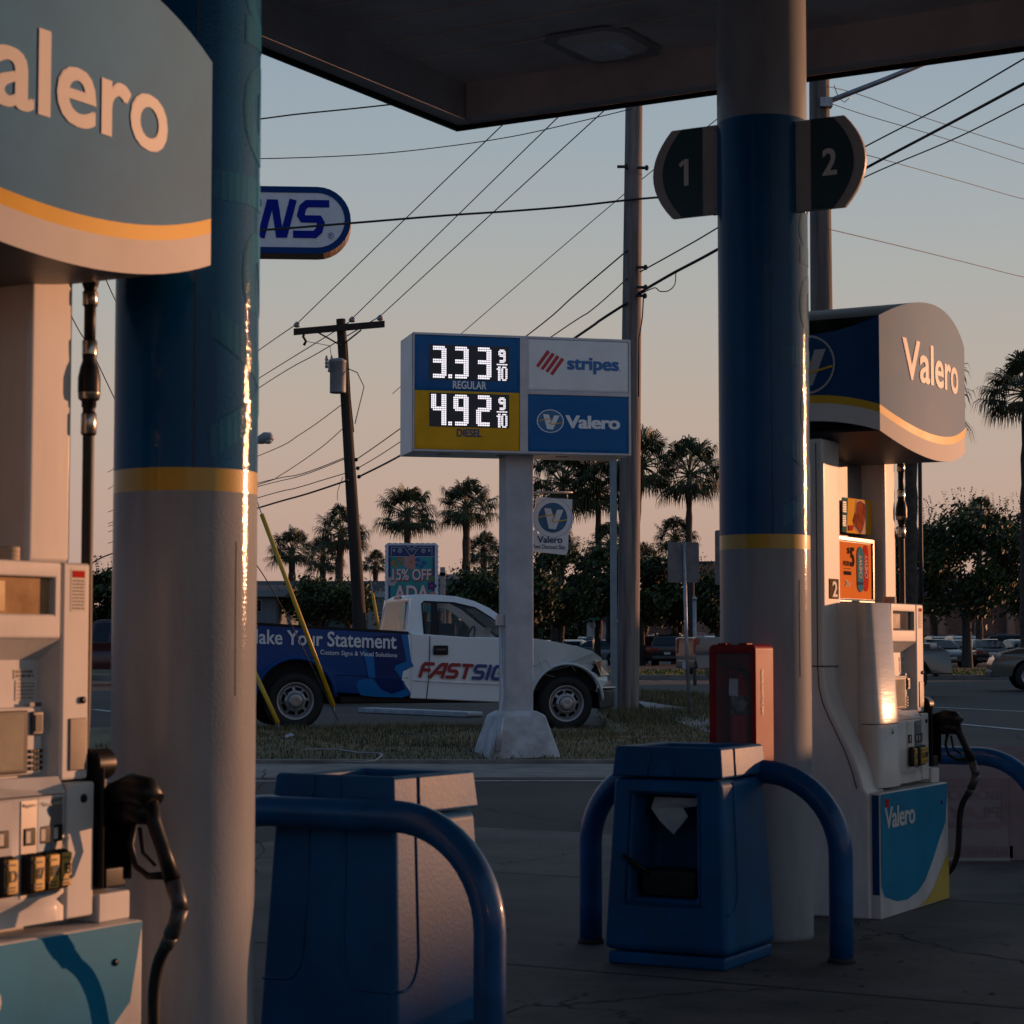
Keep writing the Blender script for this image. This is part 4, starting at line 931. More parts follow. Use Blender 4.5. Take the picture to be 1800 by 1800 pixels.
def stext(par,txt,px0,px1,pyt,pyb,m,bold=.02,sp=1.0,shear=0,y=-.017,name='lettering'):
    a=SP(px0,pyb,y); b=SP(px1,pyt,y); mb=MB(); mb.text(txt,lambda u,v: Vector((u,y,v)),a[0],b[0],(a[1]+SP(px1,pyb,y)[1])/2,(b[1]+SP(px0,pyt,y)[1])/2,bold=bold,sp=sp,shear=shear); return mb.build(name,m,par)
stext(pr_,'REGULAR',796,855,670,684,mat('label_white',(.85,.9,.9),.4,var=0),.03); stext(pd_,'DIESEL',803,847,754,768,mat('label_blue',(.01,.06,.16),.4,var=0),.03)
SBL=mat('shop_blue',(.01,.15,.42),.4,var=0); SRD=mat('shop_red',(.55,.02,.03),.4,var=0)
stext(pw_,'stripes',997,1088,629,658,SBL,.045); stext(pw_,'.',1089,1091,651,653,SBL)
mb=MB(); Z=lambda px,py: Vector((SP(px,py,-.016)[0],-.016,SP(px,py,-.016)[1]))
for i in range(4):
    o=8.3*i; oy=4.4*i; mb.add([Z(942+o*1.0,643+oy*1.05+0),Z(947+o,646+oy*1.05),Z(967+o,619+oy),Z(962+o,615+oy)],[(0,1,2,3)])
mb.build('emblem',SRD,pw_)
LWH=mat('logo_white',(.85,.88,.88),.4,var=0)
stext(pv_,'Valero',994,1090,731,754,LWH,.045,sp=.95)
a=SP(968,740,-.028); mb=MB(); logo(mb,lambda u,v,k: Vector((u,-.0165-.0012*k,v)),a[0],a[1],.137,.115,0,1,0,2); mb.build('badge',[LWH,mat('badge_blue',(.01,.16,.33),.4,var=0),YEL],pv_)
mb=MB(); 
for i in range(3): mb.box(x0+.3+i*.6,x0+.42+i*.6,.2,.26,z0-.004,z0+.001)
mb.build('drain_slot',DGREY,ST)
# pole and its concrete foot
px_,_=SP(907,900,TH/2); PW=mat('pole_white_paint',(.50,.51,.53),.6,var=.12,vs=3,bump=.2,bs=20)
mb=MB(); mb.box(px_-.14,px_+.14,TH/2-.14,TH/2+.14,.40,z0-.001); mb.build('pole',PW,ST,bevel=.006)
mb=MB(); 
def tr(z,w,d): return [(px_-w,TH/2-d,z),(px_+w,TH/2-d,z),(px_+w,TH/2+d,z),(px_-w,TH/2+d,z)]
L=[tr(0,.36,.36),tr(.06,.355,.355),tr(.44,.245,.22),tr(.48,.17,.17)]
vs=[p for q in L for p in q]; fs=[(3,2,1,0),(12,13,14,15)]
for k in range(3):
    for i in range(4): fs.append((k*4+i,k*4+(i+1)%4,k*4+4+(i+1)%4,k*4+4+i))
mb.add(vs,fs); mb.build('footing',CONC,ST,bevel=.02,seg=3)
mb=MB(); cx=px_-.16; zc=SP(880,1100,.2)[1]; mb.box(cx-.05,cx+.04,TH/2-.10,TH/2-.0,zc,zc+.11); jb=mb.build('junction_box',SGREY,ST,bevel=.006)
mb=MB(); mb.tube([(cx-.01,TH/2-.08,zc),(cx-.01,TH/2-.1,.85),(cx-.03,TH/2-.2,.62),(cx-.12,TH/2-.33,.28),(cx-.19,TH/2-.4,.05)],.012,n=8); mb.tube([(cx-.06,TH/2-.33,.45),(cx-.12,TH/2-.38,.10)],.03,n=8); mb.build('conduit',SGREY,jb)
# hanging discount sign
hl=thing('hanging_sign','small white badge sign hanging from a bracket on the price sign pole','sign',sloc,srz)
yh=TH/2; 
def HS(px,py,dy=0): a,b=onY(sloc,srz,px,py,yh); return Vector((a,yh-dy,b))
HC=lambda X,Y,dy=0: HS(920+X*.2,780+Y*.2,dy)
mb=MB(); out=[HC(118,465),HC(432,490),HC(425,590)]
c0=HC(258,650); r=(HC(442,650)-HC(75,650)).length/2*.99
ccx=c0.x
for i in range(7): q=R(10-62*i/6); out.append(Vector((ccx+r*math.cos(q),yh,c0.z-.01+r*.98*math.sin(q))))
out+=[HC(372,790),HC(398,800),HC(392,940),HC(380,975),HC(360,976),HC(78,946),HC(78,772),HC(140,772)]
for i in range(7): q=R(232-62*i/6); out.append(Vector((ccx+r*math.cos(q),yh,c0.z-.01+r*.98*math.sin(q))))
out.append(HC(104,560))
mb.prism(out,(0,.02,0)); HW=mat('badge_sign_white',(.72,.74,.76),.5,var=.05); bd=mb.build('board',HW,hl)
mb=MB(); disc(mb,lambda a,b: Vector((a,yh-.001,b)),c0.x,c0.z,r*.93,3,n=40,r0=r*.915)
logo(mb,lambda u,v,k: Vector((u,yh-.002-.0015*k,v)),c0.x,c0.z-.0,r*.76,r*.76,0,1,0,2,ring=False); mb.build('badge',[HW,mat('badge_mid_blue',(.01,.12,.27),.4,var=.3,vs=1.5),YEL,SBL],bd)
mb=MB(); A,B=HC(122,870),HC(343,810); mb.text('Valero',lambda u,v: Vector((u,yh-.002,v)),A.x,B.x,HC(230,872).z,HC(230,812).z,bold=.035)
A,B=HC(80,905),HC(366,905); mb.text('Fleet Discount Site',lambda u,v: Vector((u,yh-.002,v-.02*(u-A.x))),A.x,B.x,HC(230,922).z,HC(230,884).z,bold=.01); mb.build('lettering',mat('badge_navy',(.005,.04,.13),.5,var=0),bd)
mb=MB(); mb.tube([(px_+.14,yh+.01,HC(80,470).z),(px_+.19,yh+.01,HC(110,427).z),HC(435,427)+Vector((0,.01,0))],.012,n=8)
for X in (165,388): mb.tube([HC(X,428)+Vector((0,.01,0)),HC(X,492)+Vector((0,.01,0))],.005,n=6)
mb.build('bracket',STEEL,hl)
# ================================================================ PICKUP TRUCK
hub=at(520,1231,28.3); TL=Vector((hub.x,hub.y,0)); TRZ=R(15)
TRK=thing('pickup_truck','white and blue lettered pickup truck parked beyond the grass verge','pickup truck',TL,TRZ)
TP=lambda px,py,y=0.0: onY(TL,TRZ,px,py,y)
PWH=mat('truck_white_paint',(.82,.85,.86),.3,var=.04,vs=1,coat=.4); PBL=mat('truck_blue_wrap',(.002,.055,.22),.35,var=.05,vs=1,coat=.08,spec=.2)
PSL=mat('truck_silver_wrap',(.55,.60,.60),.3,var=.06,vs=1,coat=.6); LBL=mat('wrap_mid_blue',(.004,.15,.42),.35,var=.05,coat=.05,spec=.2); DNV=mat('wrap_dark_navy',(.002,.022,.12),.35,var=.05,coat=.05,spec=.2)
GLS=mat('dark_car_glass',(.010,.018,.022),.06,var=0,spec=.45,coat=0); GLB=mat('tinted_rear_glass',(.12,.13,.10),.25,var=.15,vs=2,coat=0,spec=.15)
TYR=mat('tyre_rubber',(.01,.01,.01),.75,var=.2,vs=10,bump=.3,bs=60); RIM=mat('steel_rim',(.34,.34,.35),.35,metal=.6,var=.1); 
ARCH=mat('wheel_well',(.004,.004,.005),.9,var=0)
SHR=-.0295   # the body sits nose down
def arc(cx,cz,r,a0,a1,n=14): return [(cx+r*math.cos(R(a0+(a1-a0)*i/n)),cz+r*math.sin(R(a0+(a1-a0)*i/n))) for i in range(n+1)]
WD=1.96
WB=TP(997,1237,0)[0]; hz=.39; hzf=TP(997,1237,0)[1]
yn=lambda x,z: .0+max(0,(z-1.0))*.05+max(0,.62-z)*.10
yf=lambda x,z: WD-yn(x,z)
# bed
bt0=TP(450,1098)[1]; xb1,bt1=TP(720,1114)
xr=-1.12; bt_r=bt1+(bt0-bt1)*(xb1-xr)/(xb1-TP(450,1098)[0])
pts=[(xr,.62),(xr,bt_r),(xb1-.006,bt1),(xb1-.006,TP(720,1226)[1])]+[(.56,TP(590,1218)[1])]+arc(0,hz+.03,.52,5,175)+[(-.6,.60)]
mb=MB(); mb.profile(pts,yn,yf); mb.build('cargo_bed',PBL,TRK,bevel=.02,seg=3)
mb=MB()
for y0,y1 in ((.0,.10),(WD-.10,WD)):
    mb.add([(xr,y0+.01,bt_r+.0),(xb1-.01,y0+.01,bt1),(xb1-.01,y1,bt1),(xr,y1,bt_r),(xr,y0+.01,bt_r+.03),(xb1-.01,y0+.01,bt1+.03),(xb1-.01,y1,bt1+.03),(xr,y1,bt_r+.03)],[(0,1,5,4),(1,2,6,5),(2,3,7,6),(3,0,4,7),(4,5,6,7)])
mb.build('bed_rail',BLKP,TRK)
def lip(cx,cz,r,name,m,w=.03):
    mb=MB(); P=[(x,-.004+yn(x,z),z) for x,z in arc(cx,cz,r,2,178,24)]; mb.tube(P,w,n=8); return mb.build(name,m,TRK)
lip(0,hz+.03,.535,'fender_flare',PBL)
# cab
xc0=xb1+.012; 
belt=[TP(722,1113),TP(742,1116),TP(820,1121),TP(900,1124)]
xc1=TP(905,1120)[0]
pts=[(xc0,TP(722,1228)[1]),(xc0,belt[0][1]),(belt[2][0],belt[2][1]+.01),(xc1,TP(905,1121)[1]),(xc1,TP(905,1236)[1])]
mb=MB(); mb.profile(pts,yn,yf); mb.build('cab_side',PWH,TRK,bevel=.02,seg=3)
# nose: fender and bonnet
nose=[TP(906,1236),TP(906,1122),TP(938,1122),TP(975,1128),TP(1015,1136),TP(1045,1146),TP(1062,1157),TP(1071,1170),TP(1077,1190),TP(1078,1200),TP(1049,1215)]
nose[0]=(xc1+.008,nose[0][1]); nose[1]=(xc1+.008,nose[1][1])
pts=nose+arc(WB,hzf+.03,.50,0,180)[1:]+[(WB-.52,nose[0][1])]
def ynn(x,z): return yn(x,z)+max(0,(x-4.0))**2*1.6
mb=MB(); mb.profile(pts,ynn,lambda x,z: WD-ynn(x,z)); mb.build('bonnet_and_fender',PSL,TRK,bevel=.03,seg=3)
lip(WB,hzf+.03,.515,'fender_flare',PSL,.022)
# dark wells and underbody
mb=MB(); mb.box(xr+.1,WB+.55,.32,WD-.32,.34,.95); mb.box(-.52,.52,.10,WD-.1,.5,.92); mb.box(WB-.5,WB+.5,.12,WD-.12,.5,.86); mb.build('chassis',ARCH,TRK)
mb=MB(); mb.box(.62,WB-.6,.10,.2,.36,.44); mb.build('step_rail',BLKP,TRK)
# greenhouse
gh=[TP(712,1112,.15),TP(716,1070,.15),TP(721,1051,.15),TP(733,1044.5,.15),TP(765,1044.5,.15),TP(805,1048,.15),TP(835,1056,.15),TP(860,1068,.15),TP(893,1093,.15),TP(928,1119,.15),TP(905,1124,.15)]
zb_g=belt[1][1]; zt_g=gh[4][1]
def yg(x,z): return .05+.20*max(0,(z-zb_g))/(zt_g-zb_g)
WPX=[(745,1115.5),(745,1061),(749,1057.5),(800,1060),(837,1069),(863,1087),(880,1102),(880,1131),(839,1127.5),(822,1118.5)]
whole=[TP(a,b,.12) for a,b in WPX]
mb=MB()
for f_ in (yg,lambda x,z: WD-yg(x,z)):
    vs=[Vector((x,f_(x,z),z)) for x,z in gh+whole]; tr=geometry.tessellate_polygon([[Vector((x,z,0)) for x,z in gh],[Vector((x,z,0)) for x,z in whole]])
    mb.add(vs,[tuple(q) for q in tr])
    vi=[Vector((x,f_(x,z)+(.06 if f_ is yg else -.06),z)) for x,z in whole]; n=len(whole); mb.add([Vector((x,f_(x,z),z)) for x,z in whole]+vi,[(i,(i+1)%n,n+(i+1)%n,n+i) for i in range(n)])
for i in range(2,6):
    (x0_,z0_),(x1_,z1_)=gh[i],gh[i+1]; mb.add([(x0_,yg(x0_,z0_),z0_),(x1_,yg(x1_,z1_),z1_),(x1_,WD-yg(x1_,z1_),z1_),(x0_,WD-yg(x0_,z0_),z0_)],[(0,1,2,3)],0,True)
# back wall below and around the rear glass
(xa_,za_),(xb_,zb__)=gh[0],gh[2]
for y0_,y1_,f0,f1 in ((yg(xa_,za_),WD-yg(xa_,za_),-.9,.10),(yg(xa_,za_),.26,.10,1),(WD-.26,WD-yg(xa_,za_),.10,1),(.2,WD-.2,.9,1)):
    X_=lambda f: xa_+(xb_-xa_)*max(0,f); Z_=lambda f: za_+(zb__-za_)*f
    mb.add([(X_(f0),y0_,Z_(f0)),(X_(f0),y1_,Z_(f0)),(X_(f1),y1_,Z_(f1)),(X_(f1),y0_,Z_(f1))],[(0,1,2,3)])
mb.build('cab_roof',PWH,TRK)
# cab interior
mb=MB(); mb.box(1.95,2.25,.25,.85,.95,1.42); mb.box(1.95,2.25,1.05,1.7,.95,1.42); mb.box(2.0,2.1,.40,.68,1.42,1.60); mb.box(2.0,2.1,1.25,1.5,1.42,1.60); mb.build('seat',DARKIN,TRK,bevel=.05)
mb=MB(); mb.box(2.85,3.2,.15,WD-.15,.95,1.22); mb.build('dashboard',DARKIN,TRK,bevel=.03)
mb=MB(); P_=[(2.72+.05*math.sin(2*PI*i/16),1.40+.18*math.cos(2*PI*i/16),1.22+.17*math.sin(2*PI*i/16)) for i in range(17)]; mb.tube(P_,.015,n=6); mb.build('steering_wheel',DARKIN,TRK)
mb=MB(); mb.add([(2.62,.28,1.27),(2.72,.28,1.26),(2.74,.30,1.36),(2.66,.30,1.37)],[(0,1,2,3)]); mb.build('paper',NOTE,TRK)
GLT=mat('see_through_cab_glass',(.012,.022,.024),.05,var=0,spec=.5,alpha=.62)
def gpoly(name,px,m,off=.006,par=TRK,th=0):
    mb=MB(); P=[]
    for a,b in px:
        x,z=TP(a,b,.12); x,z=TP(a,b,yg(x,z)); P.append((x,yg(x,z)-off,z))
    mb.poly(P); return mb.build(name,m,par)
mb=MB(); SP_=[]
for a,b in [(744,1117),(744,1061),(748,1057),(800,1059.5),(837,1068.5),(864,1086.5),(882,1102),(882,1131.5),(839,1128.5),(822,1119.5),(744,1117)]:
    x,z=TP(a,b,.12); SP_.append((x,yg(x,z)-.004,z))
mb.tube(SP_,.013,n=5); mb.build('window_surround',BLKP,TRK)
gpoly('door_pillar',[(757,1117.5),(757,1058),(768,1058.5),(772,1118)],BLKP,.008)
wn_=gpoly('side_window',[(768,1058.5),(800,1060.5),(836,1069.5),(862,1088),(878,1103),(878,1130),(839,1127.5),(824,1118.5),(772,1116)],GLT,.006)
gpoly('quarter_window',[(745,1115),(745,1061),(749,1058),(757,1058.5),(757,1116)],GLT,.006)
# reflections seen in the glass are real; a mirror clipping and steering wheel stay inside
# rear glass, set in the back wall of the cab
xg=gh[0][0]
mb=MB()
def rg(z): 
    f=(z-gh[0][1])/(gh[2][1]-gh[0][1]); return gh[0][0]+(gh[2][0]-gh[0][0])*f-.02
za,zb2=gh[0][1]+.04,gh[2][1]-.02
mb.add([(rg(za),.19,za),(rg(za),WD-.16,za),(rg(zb2),WD-.32,zb2),(rg(zb2),.33,zb2)],[(0,1,2,3)]); mb.build('rear_window',mat('pale_rear_cab_glass',(.10,.115,.09),.12,var=.1,vs=2,spec=.25,alpha=.7),TRK)
mb=MB(); z=gh[2][1]; mb.box(gh[2][0]-.01,gh[2][0]+.02,WD/2-.2,WD/2+.2,z+.0,z+.035); mb.build('brake_light',mat('brake_lens',(.25,.1,.08),.3,var=.1),TRK)
# windscreen
mb=MB(); a,b=gh[7],gh[9]; mb.add([(a[0]+.03,.30,a[1]-.012+.02),(b[0]-.0,.14,b[1]+.02),(b[0],WD-.14,b[1]+.02),(a[0]+.03,WD-.30,a[1]+.008)],[(0,1,2,3)]); mb.build('windscreen',GLT,TRK)
def spoly(px,m,name,off,par=TRK,yfun=yn):
    mb=MB(); P=[]
    for a,b in px: x,z=TP(a,b,.0); P.append((x,yfun(x,z)-off,z))
    mb.poly(P); return mb.build(name,m,par)
# door seams, handle, belt lines
def sline(px,r=.004,off=.0,name='door_seam',m=None,yfun=yn):
    mb=MB(); P=[]
    for a,b in px: x,z=TP(a,b,.0); P.append((x,yfun(x,z)-off,z))
    mb.tube(P,r,n=5); return mb.build(name,m or SEAM,TRK)
sline([(756,1118),(755.5,1150),(753,1200),(750,1230)],.006)
sline([(727,1196),(800,1200),(880,1203)],.006,name='body_crease',m=PWH); sline([(590,1186),(660,1189),(718,1192)],.006,name='body_crease',m=PBL)
a=TP(761.5,1151); b=TP(787.5,1134.5); mb=MB(); mb.box(a[0],b[0],-.022,.0,a[1],b[1]); hd=mb.build('door_handle',BLKP,TRK,bevel=.012)
mb=MB(); mb.box(a[0]+.03,b[0]-.03,-.034,-.022,(a[1]+b[1])/2-.012,(a[1]+b[1])/2+.02); mb.build('grip',DGREY,hd,bevel=.005)
# wrap graphics
CX=lambda X,Y: (440+X*.25556,1000+Y*.25556)
spoly([CX(*p) for p in ((1040,450),(1085,452),(1108,640),(1125,668),(1055,700),(1040,760),(1108,862),(1045,885),(860,880),(760,868),(728,800),(745,765),(815,755),(845,760),(900,830),(975,862),(1068,828),(1060,780),(990,690),(1000,665),(1075,635))],LBL,'wrap_graphic',.004)
spoly([CX(*p) for p in ((800,560),(850,600),(860,750),(815,752),(792,640),(775,545))],LBL,'wrap_graphic',.004)
spoly([CX(*p) for p in ((880,460),(1040,452),(1073,632),(998,664),(988,692),(1040,760),(1066,828),(980,860),(905,828),(862,752),(852,600),(802,556),(820,470))],DNV,'wrap_graphic',.0025)
spoly([CX(*p) for p in ((1085,452),(1104,453),(1104,640))],PWH,'wrap_graphic',.004)
spoly([CX(*p) for p in ((1050,705),(1104,680),(1104,850),(1042,762))],PWH,'wrap_graphic',.005)
mb=MB(); A=TP(300,1126); 
def tt(par,txt,px0,px1,top0,bot0,top1,bot1,m,bold,name='lettering',off=.008,sp=1):
    mb=MB(); x0,zt0=TP(px0,top0); _,zb0=TP(px0,bot0); x1,zt1=TP(px1,top1); _,zb1=TP(px1,bot1)
    mb.text(txt,lambda u,v: Vector((x0+(x1-x0)*u, yn(0,1.1)-off, (zb0+(zb1-zb0)*u)*(1-v)+(zt0+(zt1-zt0)*u)*v)),0,1,0,1,bold=bold,sp=sp); return mb.build(name,m,par)
WL=mat('wrap_white_letters',(.72,.76,.80),.4,var=0)
tt(TRK,'Make Your Statement',433,697,1105,1131,1114,1141,WL,.022)
tt(TRK,'Custom Signs & Visual Solutions',563,698,1142,1153,1148,1157.5,WL,.012)
mb=MB(); x0,z0_=TP(733,1190.5); x1,_=TP(1007,1193); zt_=TP(740,1163)[1]; h=zt_-z0_; lw=h*1.12; 
WRD=mat('wrap_red_letters',(.30,.008,.02),.35,var=0); WBLU=mat('wrap_blue_letters',(.01,.045,.22),.35,var=0)
slope=(TP(860,1195)[1]-TP(733,1190)[1])/(TP(860,1195)[0]-x0)
stroke_word(mb,'FASTSIGNS',lambda a,b,k=0: Vector((a,yn(0,1.0)-.009-.0006*k,b+slope*(a-x0))),x0+.02,z0_,h,(TP(829,1190)[0]-x0)/4.85,(TP(829,1190)[0]-x0)/4.85*.17,sh=.32,mis=[0]*4+[1]*5,th=.21); mb.build('lettering',[WRD,WBLU],TRK)
# headlight, bumper
ynh=ynn
hp=[(1044,1161),(1072,1160),(1076,1176),(1077,1186),(1073,1186.5),(1056,1188)]
P=[];mb=MB()
for a,b in hp: x,z=TP(a,b,.1); P.append((x,ynn(x,z)-.012,z))
n=len(P); mb.poly(P); P2=[(x,y+.05,z) for x,y,z in P]; mb.add(P+P2,[(i,(i+1)%n,n+(i+1)%n,n+i) for i in range(n)])
hl_=mb.build('headlight',mat('headlamp_glass',(.85,.75,.65),.12,metal=.4,var=.3,vs=6,coat=.6),TRK)
mb=MB(); P=[]
for a,b in ((1046,1163),(1055,1163),(1057,1185)): x,z=TP(a,b,.1); P.append((x,ynn(x,z)-.016,z))
mb.poly(P); mb.build('indicator',mat('amber_lens',(.45,.13,.03),.15,var=.1,coat=.5),hl_)
mb=MB(); P=[]; 
bl=[TP(1049,1213,.1),TP(1083,1211,.1),TP(1084.5,1222,.1),TP(1083,1243,.1),TP(1052,1247,.1)]
ynb=lambda x,z: .03+max(0,(x-4.15))**2*1.3
mb.profile(bl,ynb,lambda x,z: WD-ynb(x,z)); mb.build('front_bumper',mat('bumper_dark_chrome',(.16,.16,.165),.2,metal=.8,var=.1),TRK,bevel=.03,seg=3)
mb=MB(); bl=[TP(1049,1208,.08),TP(1085,1207,.08),TP(1086,1211,.08),TP(1049,1212,.08)]; mb.profile(bl,lambda x,z: ynb(x,z)-.02,lambda x,z: WD-ynb(x,z)+.02); mb.build('bumper_trim',CHROME,TRK,bevel=.008)
# badge on the fender
tt(TRK,'F-150',905,930,1148,1153,1150,1155,CHROME,.02,'badge',.012) if False else None
# hood stripe and web-like wrap lines
mb=MB()
for L in ([(962,1180),(1010,1168),(1044,1155)],[(945,1150),(955,1185),(975,1190)],[(1005,1170),(1012,1180)],[(938,1172),(960,1160),(970,1178)]):
    Pq=[]
    for a,b in L: x,z=TP(a,b,0); Pq.append((x,ynn(x,z)-.004,z))
    mb.tube(Pq,.003,n=4)
mb.build('wrap_line',mat('wrap_pale_line',(.38,.42,.44),.4,var=0),TRK)
mb=MB(); P=[(TP(998,1131)[0],.50,TP(998,1131)[1]+.03),(TP(1018,1138)[0],.42,TP(1018,1138)[1]+.035),(TP(1014,1137)[0],.30,TP(1014,1137)[1]+.02),(TP(1000,1132)[0],.30,TP(1000,1132)[1]+.02)]
# wheels
def wheel(par,x,y,z,r,rr,depth,name='wheel',spokes=8,sx=-1):
    "sx=-1 : outer side faces local -y"
    mb=MB(); o=sx
    mb.lathe([(rr,y-o*0),(rr+.02,y+o*.02),(r-.05,y+o*.025),(r-.012,y+o*.0),(r,y-o*.04),(r,y-o*(depth-.04)),(r-.03,y-o*depth),(rr,y-o*depth)],(x,0,z),'y',36,cap=False)
    w_=mb.build(name,TYR,par)
    mb=MB(); mb.lathe([(rr+.004,y+o*.012),(rr-.015,y+o*.016),(rr-.03,y-o*.02),(rr*.80,y-o*.045)],(x,0,z),'y',36,cap=False)
    # dished disc with window cut-outs
    n=spokes; ri,ro=rr*.52,rr*.82; yc=y-o*.03; yi=y+o*.005
    for k in range(n):
        a0=2*PI*k/n; da=2*PI/n
        def p(r_,a,yy): return (x+r_*math.cos(a),yy,z+r_*math.sin(a))
        s=.30
        mb.add([p(ri,a0,yi),p(ri,a0+da*s,yi),p(ro,a0+da*s,yc),p(ro,a0,yc)],[(0,1,2,3)],0,True)
        mb.add([p(ro*.95,a0+da*s,yc),p(ro*.95,a0+da,yc),p(rr*.9,a0+da,y-o*.04),p(rr*.9,a0+da*s,y-o*.04)],[(0,1,2,3)])
        mb.add([p(ri,a0+da*s,yi),p(ri,a0+da,yi),p(ri*1.15,a0+da,yi-o*.01),p(ri*1.15,a0+da*s,yi-o*.01)],[(0,1,2,3)])
    mb.lathe([(ri+.002,yi),(ri*.86,yi+o*.02),(ri*.80,yi+o*.005)],(x,0,z),'y',28,cap=False)
    rm=mb.build('rim',RIM,w_)
    mb=MB(); mb.lathe([(rr*.42,yi+o*.0),(rr*.40,yi+o*.035),(rr*.24,yi+o*.04),(.0001,yi+o*.035)],(x,0,z),'y',28); mb.build('hub_cap',RIM,w_)
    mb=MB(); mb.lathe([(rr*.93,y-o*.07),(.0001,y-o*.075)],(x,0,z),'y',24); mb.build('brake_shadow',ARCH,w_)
    return w_
for xx,zz in ((0,.385),(WB,hzf)):
    wheel(TRK,xx,.05,zz,.385,.245,.25); wheel(TRK,xx,WD-.05,zz,.385,.245,.25,sx=1)
# paper on the dashboard side of the window
# ================================================================ CARS
def lerp(a,b,t): return a+(b-a)*t
KINDS={
 'sedan':dict(W=1.82,wb=2.75,r=.33,low=[(-2.32,.32),(-2.38,.62),(-2.34,.88),(-2.15,1.0),(-1.6,1.03),(1.0,.97),(1.75,.86),(2.2,.70),(2.34,.55),(2.34,.30)],gh=[(-1.85,1.0),(-1.05,1.40),(-.35,1.46),(.35,1.42),(1.15,.95)]),
 'suv':dict(W=1.9,wb=2.85,r=.37,low=[(-2.30,.38),(-2.36,.72),(-2.33,1.02),(-2.25,1.10),(1.05,1.10),(1.75,1.03),(2.22,.90),(2.34,.68),(2.34,.36)],gh=[(-2.25,1.08),(-2.0,1.62),(-1.7,1.72),(.1,1.73),(.5,1.66),(1.3,1.08)]),
 'pickup':dict(W=1.98,wb=3.6,r=.42,low=[(-2.95,.62),(-3.0,.9),(-2.98,1.30),(-.75,1.30),(-.7,1.20),(1.4,1.20),(2.4,1.14),(2.75,.98),(2.8,.5)],gh=[(-.75,1.18),(-.62,1.80),(-.4,1.86),(.6,1.86),(.85,1.80),(1.5,1.18)])}
CG=GLS; TLR=mat('tail_lamp_red',(.30,.01,.012),.25,var=.1,coat=.4); HLC=mat('clear_head_lamp',(.45,.45,.45),.15,metal=.4,var=.1,coat=.4); PLT=mat('licence_plate',(.5,.5,.52),.5,var=.15,vs=20)
